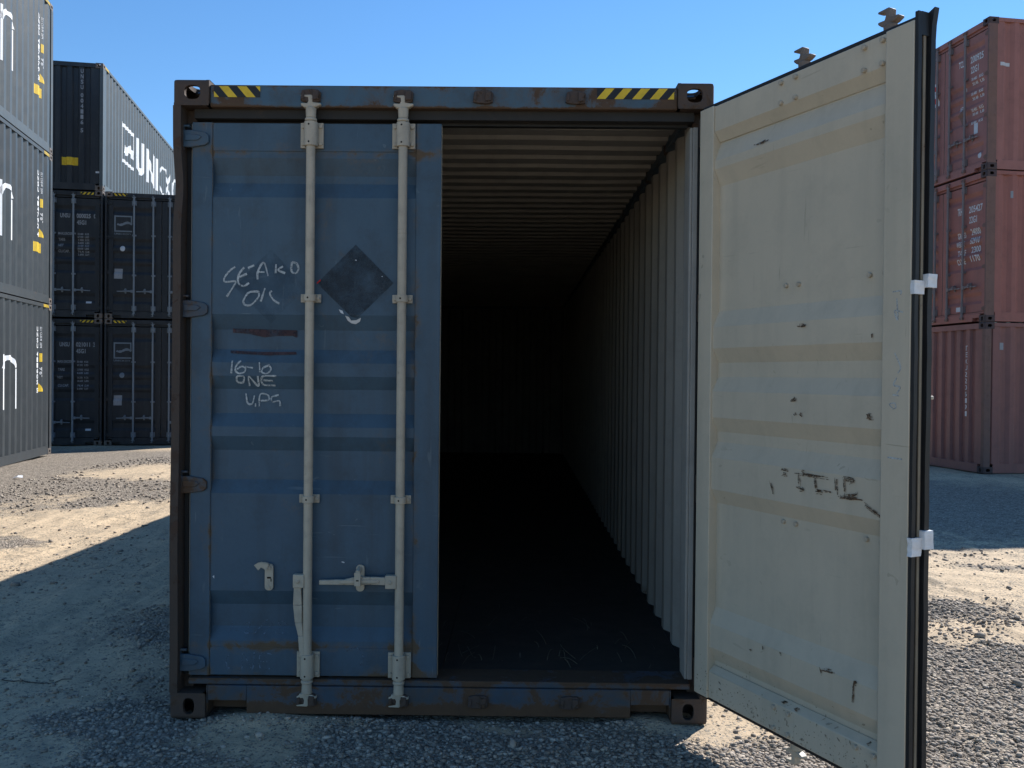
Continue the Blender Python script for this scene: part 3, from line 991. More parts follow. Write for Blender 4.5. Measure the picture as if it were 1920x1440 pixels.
# ---- scrapes and chalk on the inner side of the open leaf (u along the leaf, z)
ptsI = [(z, d+.003) for z, d in ptsM]
def inner_d(u, z):
    if u < .0925 or u > 1.0215: return LEAF_T+.0012
    if z < zzM(.316) or z > zzM(2.585): return LEAF_T-.008+.0012
    return pl(ptsI, z)+.0048
def on_inner(parts, name, mat, off=0.0):
    v, f = join2d(parts, 3e-6)
    return cut_map(v, f, [p[0] for p in ptsM], 1, lambda u, z, l: open_r(u, inner_d(u, z)+off+l, z), name, mat, leaf_r, True)
from math import hypot
def inner_uz(px, py):
    # position on the leaf plane met by the line of sight through a measured point
    d = fw+rt2*((px-960)/1644.0)-up2*((py-720)/1644.0)
    o = m.translation
    n3 = Vector((NI.x, NI.y, 0)); p0 = Vector((HI.x, HI.y, 0))-n3*.02
    t = (p0-o).dot(n3)/d.dot(n3)
    P = o+d*t
    return (((P.x-O.x)*U.x+(P.y-O.y)*U.y)/SU, .185+(P.z-.180)/1.0138)
scr = []
for l in [[(1468, 880), (1482, 881)], [(1470, 890), (1480, 891)], [(1490, 886), (1512, 888), (1530, 891), (1560, 895)], [(1500, 889), (1520, 890), (1545, 894)],
          [(1508, 882), (1514, 884)], [(1573, 893), (1574, 930)], [(1587, 895), (1589, 931)], [(1587, 896), (1600, 897), (1608, 900), (1606, 906), (1592, 904)],
          [(1588, 899), (1602, 901)], [(1574, 930), (1590, 932), (1625, 937)], [(1590, 930), (1606, 929), (1615, 924)], [(1500, 913), (1513, 917)], [(1502, 916), (1512, 917)],
          [(1532, 917), (1546, 919)], [(1534, 921), (1548, 922)], [(1548, 919), (1562, 921)], [(1448, 902), (1452, 916), (1454, 928)], [(1503, 886), (1504, 914)], [(1533, 893), (1534, 918)],
          [(1625, 943), (1657, 967)], [(1500, 610), (1515, 611)], [(1511, 607), (1515, 614)], [(1640, 625), (1640, 632)], [(1488, 752), (1498, 748)], [(1494, 745), (1497, 751)],
          [(1493, 774), (1498, 778)], [(1505, 774), (1509, 779)], [(1628, 776), (1640, 778)], [(1630, 784), (1642, 785)], [(1634, 776), (1636, 786)],
          [(1543, 1254), (1546, 1264)], [(1546, 1254), (1570, 1260)], [(1605, 1277), (1613, 1283)], [(1606, 1278), (1605, 1318)], [(1410, 1217), (1414, 1219)],
          [(1435, 1211), (1436, 1219)], [(1468, 1224), (1469, 1229)], [(1468, 1315), (1476, 1319)], [(1495, 1327), (1500, 1334)], [(1628, 1390), (1634, 1396)],
          [(1415, 274), (1446, 263)], [(1425, 272), (1440, 262)]]:
    q = [Vector(inner_uz(*p)) for p in l]
    for k in range(5):
        off = Vector((rng.gauss(0, .0028), rng.gauss(0, .0035)))
        t0, t1 = rng.uniform(0, .35), rng.uniform(.65, 1.0)
        n_ = len(q)-1
        pick = []
        for t in (t0, (t0+t1)/2, t1):
            i_ = min(int(t*n_), n_-1)
            pick.append(tuple(q[i_].lerp(q[i_+1], t*n_-i_)+off+Vector((rng.gauss(0, .001), rng.gauss(0, .001)))))
        scr.append(ribbon2d(pick, rng.uniform(.0018, .0052)))
on_inner(scr, 'scrape_mark', 'scrape')['kind'] = 'stuff'
spk = []
r2 = random.Random(4)
for i in range(330):
    u = r2.uniform(.02, 1.0); z = .19+abs(r2.gauss(0, .075))
    if z > .42: continue
    w = r2.uniform(.0008, .0034)*(1 if r2.random() < .9 else 2.0)
    an_ = r2.uniform(0, 3.14); el = r2.uniform(1.0, 2.2)
    cs, sn_ = math.cos(an_), math.sin(an_)
    spk.append(poly2d([(u+(a_*cs*el-b_*sn_)*w, z+(a_*sn_*el+b_*cs)*w) for a_, b_ in ((-1, .1), (-.3, -.7), (.5, -.5), (1, .2), (.3, .8), (-.5, .6))]))
on_inner(spk, 'mud_splash', 'mud', .0008)['kind'] = 'stuff'
ch = []
for l in [[(1682, 548), (1698, 546), (1697, 553)], [(1690, 560), (1692, 600), (1686, 583), (1702, 586)], [(1692, 700), (1697, 688), (1686, 662)], [(1690, 708), (1684, 722), (1696, 726), (1690, 738)],
          [(1682, 740), (1694, 742)], [(1682, 765), (1676, 758), (1686, 756), (1688, 764), (1682, 767)], [(1672, 857), (1700, 861)]]:
    ch.append(ribbon2d(smooth_line([inner_uz(*p) for p in l]), .005))
on_inner(ch, 'chalk_writing', 'chalk')

# ------------------------------------------------------------------ dark grey containers
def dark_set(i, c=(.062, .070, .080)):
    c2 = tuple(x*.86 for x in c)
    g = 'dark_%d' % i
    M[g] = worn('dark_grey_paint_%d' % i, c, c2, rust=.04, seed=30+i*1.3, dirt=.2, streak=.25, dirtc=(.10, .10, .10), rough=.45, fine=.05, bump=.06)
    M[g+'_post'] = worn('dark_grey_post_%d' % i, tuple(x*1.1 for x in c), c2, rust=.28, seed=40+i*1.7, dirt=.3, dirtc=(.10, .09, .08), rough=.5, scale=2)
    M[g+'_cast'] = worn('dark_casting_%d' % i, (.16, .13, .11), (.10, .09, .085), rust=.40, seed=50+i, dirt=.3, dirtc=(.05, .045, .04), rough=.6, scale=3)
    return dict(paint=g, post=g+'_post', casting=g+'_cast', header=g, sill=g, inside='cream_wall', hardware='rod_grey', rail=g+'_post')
M['rod_grey'] = worn('grey_galvanised_rod', (.20, .23, .26), (.16, .19, .22), rust=.02, seed=60, dirt=.2, rough=.45, fine=.05)

def thin_n(s_near, s_far, t0, t1):
    """thin lower-case n whose arch joins two stems (s runs towards the viewer's left)"""
    w = .048
    parts = [rect2d(s_near-w/2, s_near+w/2, t0, t1+.02), rect2d(s_far-w/2, s_far+w/2, t0, t1-.22)]
    arch = []
    for i in range(13):
        a = PI*i/12
        arch.append((s_far+(s_near-s_far)*(.5-.5*math.cos(a)), t1-.20+.17*math.sin(a)))
    arch[-1] = (s_near, t1-.22)
    parts.append(ribbon2d(arch, .082, .05))
    return parts

LROOT = (-9.9324, 12.8066); LROT = R(191.76)
left_labels = ['dark grey container, lowest of the stack at the left edge, standing on the gravel',
               'dark grey container with yellow square label, middle of the left-edge stack',
               'dark grey container, topmost of the left-edge stack, against the sky']
GDARK = 'dark grey containers in the left-edge stack'
for i in range(3):
    P = dark_set(i, [(.035, .041, .046), (.039, .047, .053), (.066, .079, .086)][i])
    zb = -.02+i*2.896
    root, cp, ce = container('shipping_container', left_labels[i], GDARK, (LROOT[0], LROOT[1], zb), LROT, 12.192, H40, P, end='blind')
    fm = side_map(-1, cp)
    cuts = [p[0] for p in cp]
    v, f = join2d(thin_n(2.57 if i else 2.49, 2.05 if i else 1.92, .95, 1.86))
    cut_map(v, f, cuts, 0, fm, 'lettering', 'white_print', root)
    # identity code and markings running down next to the far post
    flip = lambda parts, c: ([(2*c-a, b) for a, b in parts[0]], parts[1])
    tx = []
    zt = 2.43
    for k, chx in enumerate('UNSU%06d%d' % (411605+i*3187, 5-i)):
        if k in (4, 10): zt -= .05
        tx.append(flip(text_box(chx, .77, .85, zt-.088, zt, .03), .81))
        zt -= .104
    for v, f in tx: cut_map(v, f, cuts, 0, fm, 'lettering', 'white_print', root)
    v, f = flip(text_box('22.1 CUB M  2694', .56, .61, 2.04, 2.44, .02, True), .585)
    cut_map(v, f, cuts, 0, fm, 'lettering', 'white_thin', root)
    v, f = rect2d(.54, .62, 1.78, 1.94)
    cut_map(v, f, cuts, 0, fm, 'yellow_label', 'yellow', root)
    v, f = flip(text_box('9\'6"', .54, .62, 1.50, 1.68, .02, True), .58)
    cut_map(v, f, cuts, 0, fm, 'lettering', 'white_thin', root)
    v, f = poly2d([(.45, 1.22), (.66, 1.22), (.64, 1.38)])
    cut_map(v, f, cuts, 0, fm, 'yellow_label', 'yellow', root)
    if i:
        v, f = rect2d(.60, 1.02, .92, 1.10)
        cut_map(v, f, cuts, 0, fm, 'yellow_label', 'yellow', root)
        v, f = join2d([rect2d(.66, .76, .95, 1.00), rect2d(.66, .76, 1.02, 1.07)])
        cut_map(v, f, cuts, 0, lambda s, t: (-(1.2085-pl(cp, s)+.0065), s, t), 'lettering', 'black_print', root)
    hm = MB()
    # striped patch on the top rail next to the far casting
    for k in range(4):
        y0 = .19+k*.075
        hm.quad((-1.2172, y0, H40-.072), (-1.2172, y0+.045, H40-.072), (-1.2172, y0+.065, H40-.018), (-1.2172, y0+.020, H40-.018))
    hm.build('hazard_label', 'yellow', root, smooth=False, fix=False)

# ---- row behind: two by two with doors towards the viewer and one on top with its blind end
BROT = R(10.39)
bl = (-10.329, 15.7082); br = (-7.8798, 16.1572)
GREAR = 'black containers in the row behind'
back = [(bl, 0, 'doors', 'black container, bottom left of the rear row, numbers on its doors'),
        (br, 0, 'doors', 'black container, bottom right of the rear row, with a square wave logo'),
        (bl, 1, 'doors', 'black container, second level of the rear row at left, numbers on its doors'),
        (br, 1, 'doors', 'black container, second level of the rear row at right, with a square wave logo'),
        (bl, 2, 'blind', 'dark container on top of the rear row with large white lettering on its sunlit side')]
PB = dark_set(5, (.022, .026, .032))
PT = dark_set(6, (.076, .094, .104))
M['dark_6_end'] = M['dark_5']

def leafx(sx):
    return (lambda u, d, z: (-1.146+u, .045+d, z)) if sx < 0 else (lambda u, d, z: (1.146-u, .045+d, z))

def on_doors(leaf, prof, parts, name, mat, off=.0045):
    v, f = join2d(parts)
    return cut_map(v, f, [p[0] for p in prof], 1, lambda x, z: (x, .045+(pl(prof, z) if .10 < abs(abs(x)-.62)+.0 or True else 0)-off, z), name, mat, leaf)

def wave_logo(x0, x1, z0, z1, w=.03):
    W_, Hh = x1-x0, z1-z0
    wave = []
    for i in range(17):
        t = i/16
        wave.append((x0+W_*(.16+.84*t), z0+Hh*(.50+.07*math.sin(2*PI*(t-.45)))))
    return [rect2d(x0, x0+w, z0, z1), rect2d(x0+w, x1-w, z1-w, z1), rect2d(x0+w, x1, z0, z0+w), rect2d(x1-w, x1, z0+Hh*.52, z1), ribbon2d(wave, w*1.5, .03)]

weights = [('MAX.GROSS', ['30.480 KGS', '67.200 LBS']), ('TARE', ['3.900 KGS', '8.600 LBS']), ('NET', ['26.580 KGS', '58.600 LBS']), ('CU.CAP.', ['76.4 CU.M', '2.698 CU.FT'])]
for (xy, lev, en, lab) in back:
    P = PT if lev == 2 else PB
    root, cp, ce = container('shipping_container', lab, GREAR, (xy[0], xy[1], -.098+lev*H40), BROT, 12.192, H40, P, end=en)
    if en == 'doors':
        hzv = .0 if lev else -.10
        ll, pf, zf = make_leaf(root, leafx(-1), H40, P['paint'], 'cream_wall', 'rod_grey', low=True)
        lr, _, _ = make_leaf(root, leafx(1), H40, P['paint'], 'cream_wall', 'rod_grey', low=True, hz=hzv)
        hazard(-1.03, -.75, H40-.095, H40-.040, .0115, -1, root, period=.09)
        hazard(.75, 1.03, H40-.095, H40-.040, .0115, 1, root, period=.09)
        num = '000025' if lev else '021011'
        chk = '0' if lev else '3'
        dz = 0 if lev else -.02
        # number block on the right leaf
        pr = [text_box('UNSU', .31, .52, 2.27+dz, 2.37+dz, .03), text_box(num, .655, .955, 2.27+dz, 2.37+dz, .03), text_box(chk, 1.02, 1.07, 2.27+dz, 2.37+dz, .03),
              text_box('45G1', .66, .86, 2.12+dz, 2.22+dz, .03)]
        for q in pr: on_doors(lr, pf, [q], 'lettering', 'grey_print')
        z = 1.93
        small = []
        for ttl, rows in weights:
            small.append(text_box(ttl, .27, .27+.03*len(ttl)+.02, z-.05, z+.01, .02))
            for rr in rows:
                a, b = rr.split(' ')
                small += [text_box(a, .68, .80, z-.045, z, .02), text_box(b, .835, .92, z-.045, z, .02)]
                z -= .066 if lev else .075
            if not lev: z -= .03
        for q in small: on_doors(lr, pf, [q], 'lettering', 'grey_print')
        on_doors(lr, pf, [rect2d(.86, .98, .34, .385)], 'sticker', 'paper')
        # logo on the left leaf
        on_doors(ll, pf, wave_logo(-1.03, -.645, 1.99, 2.36), 'logo', 'rod_grey')
        on_doors(ll, pf, [text_box('UNI', -1.03, -.91, 1.925, 1.965, .03), text_box('cxon', -.90, -.68, 1.925, 1.96, 0)], 'lettering', 'rod_grey')
        disc = [(-.85+.055*math.cos(2*PI*i/20), 1.61+.062*math.sin(2*PI*i/20)) for i in range(20)]
        on_doors(ll, pf, [poly2d(disc)], 'round_sticker', 'paper' if lev else 'rod_grey')
        on_doors(ll, pf, [rect2d(-1.03, -.85, .92, 1.15)], 'square_sticker', 'grey_print')
        if xy is br:
            dots = [poly2d([(.262+.03*math.cos(2*PI*i/12), zc+.028*math.sin(2*PI*i/12)) for i in range(12)]) for zc in ((1.86, 1.74, 1.63, 1.52) if lev else (1.9, 1.78, 1.66, 1.54))]
            for q in dots: on_doors(lr, pf, [q], 'lettering', 'rod_grey')
    else:
        # blind end has its shade put into a darker paint: vertical code, yellow label; long side carries the name
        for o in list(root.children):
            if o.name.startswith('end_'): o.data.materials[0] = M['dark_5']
        fe = lambda x, z: (x, .024+pl(ce, x)-.0045, z)
        ec = [p[0] for p in ce]
        code = 'UNSU0041165'
        parts = []
        for k, chx in enumerate(code):
            zt = 2.74-k*.122-(.06 if k > 3 else 0)-(.06 if k > 9 else 0)
            parts.append(text_box(chx, .735, .795, zt-.095, zt, .03))
        for v, f in parts: cut_map(v, f, ec, 0, fe, 'lettering', 'grey_print', root)
        v, f = rect2d(.33, .68, .56, .74)
        cut_map(v, f, ec, 0, fe, 'yellow_label', 'yellow', root)
        v, f = rect2d(1.06, 1.14, .40, .44)
        cut_map(v, f, ec, 0, lambda x, z: (x, .0195, z), 'sticker', 'paper', root)
        fm = side_map(1, cp)
        cuts = [p[0] for p in cp]
        # boxed wave mark
        zb0, zb1 = 1.09, 2.05
        wv = [(1.90+.9*t/8, 1.45+.07*math.sin(2*PI*(t/8-.4))+.03) for t in range(9)]
        mk = [rect2d(1.66, 1.76, zb0, zb1), rect2d(1.76, 2.86, zb1-.09, zb1), rect2d(1.76, 2.86, zb0, zb0+.08), rect2d(2.76, 2.86, 1.40, zb1-.09), ribbon2d(wv, .20, .08)]
        v, f = join2d(mk)
        cut_map(v, f, cuts, 0, fm, 'logo', 'white_print', root)
        for chx, a0, a1, bo in (('U', 3.10, 3.98, .035), ('N', 4.22, 5.20, .035), ('I', 5.40, 5.68, .02), ('c', 5.88, 6.44, -.022), ('x', 6.54, 7.42, -.015), ('o', 7.60, 8.45, -.015), ('n', 8.65, 9.4, -.015)):
            v, f = text_box(chx, a0, a1, 1.14, 2.06 if bo > 0 else 2.02, bo)
            cut_map(v, f, cuts, 0, fm, 'lettering', 'white_print', root)
        hm = MB()
        for k in range(4):
            y0 = .19+k*.075
            hm.quad((1.2172, y0+.020, H40-.072), (1.2172, y0+.065, H40-.072), (1.2172, y0+.045, H40-.018), (1.2172, y0, H40-.018))
        hm.build('hazard_label', 'yellow', root, smooth=False, fix=False)

# ------------------------------------------------------------------ red containers on the right
H20 = 2.591
RROOT = (8.0757, 12.2128); RROT = R(-80.64)
GRED = 'red containers in the right-hand stack'
red_labels = ['faded red container at the foot of the right-hand stack, blind end showing',
              'faded red container with two white number lines, middle of the right-hand stack',
              'faded red container with a square white sticker, topmost of the right-hand stack']
for i in range(3):
    c = [(.262, .115, .098), (.322, .124, .100), (.312, .134, .114)][i]
    g = 'red_%d' % i
    M[g] = worn('faded_red_paint_%d' % i, c, tuple(x*.85 for x in c), rust=.16, seed=70+i*1.9, dirt=.35, streak=.4, dirtc=(.09, .06, .055), rough=.6, rustc=(.07, .035, .025), rustc2=(.13, .075, .05))
    M[g+'_post'] = worn('red_brown_post_%d' % i, (.19, .105, .08), (.15, .09, .08), rust=.3, seed=80+i*1.3, dirt=.4, rough=.7, scale=2)
    M[g+'_cast'] = worn('red_casting_%d' % i, (.06, .042, .042), (.08, .05, .05), rust=.3, seed=90+i, dirt=.4, rough=.7, scale=3)
    P = dict(paint=g, post=g+'_post', casting=g+'_cast', header=g, sill=g, inside='cream_wall', hardware='rod_red', rail=g)
    if 'rod_red' not in M:
        M['rod_red'] = worn('grey_red_rod', (.20, .17, .17), (.16, .12, .12), rust=.2, seed=99, dirt=.3, rough=.5)
    root, cp, ce = container('shipping_container', red_labels[i], GRED, (RROOT[0], RROOT[1], -.018+i*H20), RROT, 6.058, H20, P, end='doors' if i else 'blind')
    fm = side_map(1, cp)
    cuts = [p[0] for p in cp]
    if i:
        ll, pf, zf = make_leaf(root, leafx(-1), H20, g, 'cream_wall', 'rod_red', low=True, hinge_mat=g+'_post')
        lr, _, _ = make_leaf(root, leafx(1), H20, g, 'cream_wall', 'rod_red', low=True, hinge_mat=g+'_post')
        if i == 2:
            pr = [text_box('TCLU', .38, .56, 1.97, 2.09, .02), text_box('200925', .69, 1.02, 1.96, 2.08, .02), text_box('22G1', .70, .90, 1.78, 1.90, .02)]
            for q in pr: on_doors(lr, pf, [q], 'lettering', 'white_thin')
            sm = []
            for k, zc in enumerate((1.70, 1.62, 1.44, 1.36, 1.16, 1.09, .93)):
                sm += [text_box('30.480'[:6-k % 2], .72, .86, zc-.05, zc, .02), text_box('KG' if k % 2 == 0 else 'LB', .92, 1.02, zc-.05, zc, .02)]
            sm += [text_box('GR', .52, .57, 1.52, 1.58, .02), text_box('NET', .40, .48, 1.20, 1.28, .02)]
            for q in sm: on_doors(lr, pf, [q], 'lettering', 'white_thin')
            on_doors(lr, pf, [rect2d(.80, .90, .70, .88)], 'sticker', 'paper')
            disc = [(.955+.045*math.cos(2*PI*k/16), .30+.05*math.sin(2*PI*k/16)) for k in range(16)]
            on_doors(lr, pf, [poly2d(disc)], 'round_sticker', 'paper')
            on_doors(lr, pf, [poly2d([(.36, 1.13), (.50, 1.22), (.55, .98), (.47, .92)])], 'placard_residue', g+'_post')
            for q in (rect2d(-.46, -.24, 1.78, 1.87), rect2d(-.46, -.24, 1.56, 1.65)): on_doors(ll, pf, [q], 'red_stripe', 'red_mark', off=.0065)
            on_doors(ll, pf, [rect2d(-.46, -.20, 1.50, 1.92)], 'sticker', 'white_thin')
        else:
            pr = [text_box('TRHU', .40, .56, 1.93, 2.06, .02), text_box('205427', .70, 1.05, 1.93, 2.05, .02), text_box('22G1', .71, .91, 1.75, 1.87, .02)]
            for k, (a, b) in enumerate((('GROSS', '24000'), ('WEIGHT', '52910'), ('TARE', '2300'), ('CUBE', '1170'))):
                zc = 1.62-k*.155
                pr += [text_box(a, .38, .60, zc-.10, zc, .02), text_box(b, .74, .98, zc-.08, zc+.03, .02)]
            for q in pr: on_doors(lr, pf, [q], 'lettering', 'white_thin')
            on_doors(lr, pf, [rect2d(.39, .62, .22, .30)], 'sticker', 'paper')
    else:
        fe = lambda x, z: (x, .024+pl(ce, x)-.0045, z)
        parts = []
        for k, chx in enumerate('TEXU2206191'):
            zt = 2.20-k*.115
            parts.append(text_box(chx, .68, .75, zt-.085, zt, .01))
        for v, f in parts: cut_map(v, f, [p[0] for p in ce], 0, fe, 'lettering', 'white_thin', root)
    v, f = [rect2d(.22, .42, 1.77, 1.83), rect2d(.46, .50, 2.12, 2.24), rect2d(.28, .38, 2.12, 2.24)][2-i]
    cut_map(v, f, cuts, 0, fm, 'sticker', 'paper' if i == 2 else 'grey_print', root)

# ------------------------------------------------------------------ ground
def blob(x, y, cx, cy, rx, ry):
    return np.exp(-(((x-cx)/rx)**2+((y-cy)/ry)**2))

def gravel_mask(x, y):
    wx = x+.35*(fbm(x*1.7, y*1.7, 31, 4)-.5)
    wy = y+.55*(fbm(x*1.5+7, y*1.5+3, 37, 4)-.5)
    g = .42*(fbm(x*.55+2, y*.55+9, 41, 5)-.5)*2
    plus = [(2.9, .4, 1.3, 1.25), (4.2, .2, 1.5, 1.2), (3.3, 2.1, .35, .3), (.45, -.3, .75, .32), (1.2, -.6, .7, .35), (-1.36, -.02, .30, .26), (-1.15, -.46, .34, .16), (-1.9, -.7, .4, .14),
            (-1.95, 1.3, .35, .5), (-7.6, 9.0, 2.1, 4.2), (-8.6, 5, 2.5, 4), (-5.2, 8.4, .85, .55), (-4.5, 7.4, .5, .4), (-4.3, 4.1, .55, .45), (-4.85, 6.4, .3, .6),
            (-7.4, 13.4, 2.4, 1.2), (-5.5, 13.0, 2.0, 1.0), (4.4, 3.4, .5, .14), (0, -2.2, 3.5, 1.1), (1.36, -.35, .3, .18), (5.0, 7.6, 3.0, 2.4), (-6, 0, 1.5, 3)]
    minus = [(.3, -.12, .17, .11), (-.72, -.25, .24, .30), (-1.54, -.32, .13, .15), (4.4, 2.9, 1.4, .9), (-5.6, 10.2, 1.1, 1.0), (-4.4, 5.4, .9, .8), (-3.1, 3.0, 1.1, 1.7),
             (-2.3, .6, .5, .8), (3.3, 1.55, .85, .50), (1.28, .1, .22, .25), (-3.6, 4.6, .5, .9)]
    for p in plus: g = g+.75*blob(wx, wy, *p)
    for p in minus: g = g-.85*blob(wx, wy, *p)
    return sstep(-.22, .70, g+.30*(fbm(x*5, y*5, 47, 4)-.5)*2+.16*(vnoise(x*19, y*19, 48)-.5)*2+.06)

def ground_h(x, y):
    g = gravel_mask(x, y)
    h = .030*(fbm(x*.8, y*.8, 51, 4)-.5)
    h = h+.020*(fbm(x*4.3, y*4.3, 53, 4)-.5)
    # wheel ruts: long soft ridges, along the lane on the left, across on the right
    rut_l = fbm(x*5.0+.6*y+3*fbm(x*.4, y*.4, 3, 2), y*.45, 55, 3)-.5
    rut_r = fbm((x*.35+.1*y), y*7.0+1.6*x+2*fbm(x*.5, y*.5, 5, 2), 57, 3)-.5
    wl = sstep(-1.3, -2.2, x); wr = sstep(1.3, 2.2, x)
    h = h+.030*(1-g)*(rut_l*wl+rut_r*wr*.9)*1.7
    h = h+.016*(1-g*.4)*(fbm(x*13, y*13, 61, 3)-.5)
    pit = vnoise(x*22+3*vnoise(x*5, y*5, 9), y*17, 67)
    h = h-.010*(1-g)*sstep(.80, .97, pit)
    # wheel tracks: a shallow pressed lane with cross treads and raised lips
    for c0, k, y0 in ((-3.95, .06, 5.0), (-2.25, .06, 5.0), (-5.2, -.10, 8.0), (3.25, -.30, 1.7), (3.75, -.27, 1.7), (5.0, -.25, 2.5), (2.0, -.12, 1.5)):
        off = x-(c0+k*(y-y0)+.10*(fbm(y*.35+c0, y*0+c0, 77, 2)-.5))
        lane = sstep(.17, .12, np.abs(off))
        lipw = np.exp(-((np.abs(off)-.19)/.035)**2)
        tread = np.sin(2*np.pi*(y+np.abs(off)*.8)/.145)
        wear = sstep(.30, .62, fbm(x*1.1+c0, y*1.1, 79, 3))*(1-.55*g)
        h = h+wear*(-.013*lane+.0065*lane*tread+.012*lipw)
    fade = sstep(30, 12, np.hypot(x, y-4))
    h = h*(.25+.75*fade)
    # level pad under the open container, with sand pushed against the sill at the left
    pad = sstep(1.75, 1.2, np.abs(x))*sstep(-.45, .05, y)*sstep(13.2, 12.4, y)
    h = h*(1-pad)+pad*(-.008+.012*(fbm(x*5, y*5, 63, 3)-.5))
    h = h+.036*blob(x, y, -.80, .0, .27, .10)+.014*blob(x, y, -.35, -.03, .25, .10)+.026*blob(x, y, .93, .04, .13, .09)-.012*blob(x, y, -1.16, -.02, .1, .1)
    h = h-.02-.080*sstep(10.5, 15.2, y)*sstep(-3.0, -5.5, x)+.02*sstep(7, 3, np.hypot(x*.6, y))
    return h

def axis(lo, hi, fine, a, b, grow=1.16, end=320.0):
    mid = list(np.arange(a, b+1e-6, fine))
    up_ = []; s = fine; p = mid[-1]
    while p < hi:
        s = min(s*grow, 14); p += s; up_.append(p)
    dn = []; s = fine; p = a
    while p > lo:
        s = min(s*grow, 14); p -= s; dn.append(p)
    return np.array(dn[::-1]+mid+up_)

gx = axis(-320, 320, .032, -4.6, 5.0, 1.10)
gy = axis(-320, 320, .032, -1.1, 6.6, 1.06)
XX, YY = np.meshgrid(gx, gy)
HH = ground_h(XX, YY)
GG = gravel_mask(XX, YY)
nx, ny = len(gx), len(gy)
co = np.stack([XX, YY, HH], -1).reshape(-1, 3)
idx = np.arange(nx*ny).reshape(ny, nx)
quads = np.stack([idx[:-1, :-1], idx[:-1, 1:], idx[1:, 1:], idx[1:, :-1]], -1).reshape(-1, 4)

def np_mesh(name, co, faces, k):
    me = bpy.data.meshes.new(name)
    me.vertices.add(len(co)); me.vertices.foreach_set('co', co.astype(np.float32).ravel())
    me.loops.add(faces.size); me.loops.foreach_set('vertex_index', faces.astype(np.int32).ravel())
    me.polygons.add(len(faces))
    me.polygons.foreach_set('loop_start', (np.arange(len(faces))*k).astype(np.int32))
    me.update(calc_edges=True); me.validate()
    return me

gme = np_mesh('ground', co, quads, 4)
at = gme.attributes.new('gravel', 'FLOAT', 'POINT')
at.data.foreach_set('value', GG.astype(np.float32).ravel())
gme.shade_smooth()
ground = bpy.data.objects.new('ground', gme)
col.objects.link(ground)
tag(ground, kind='structure')

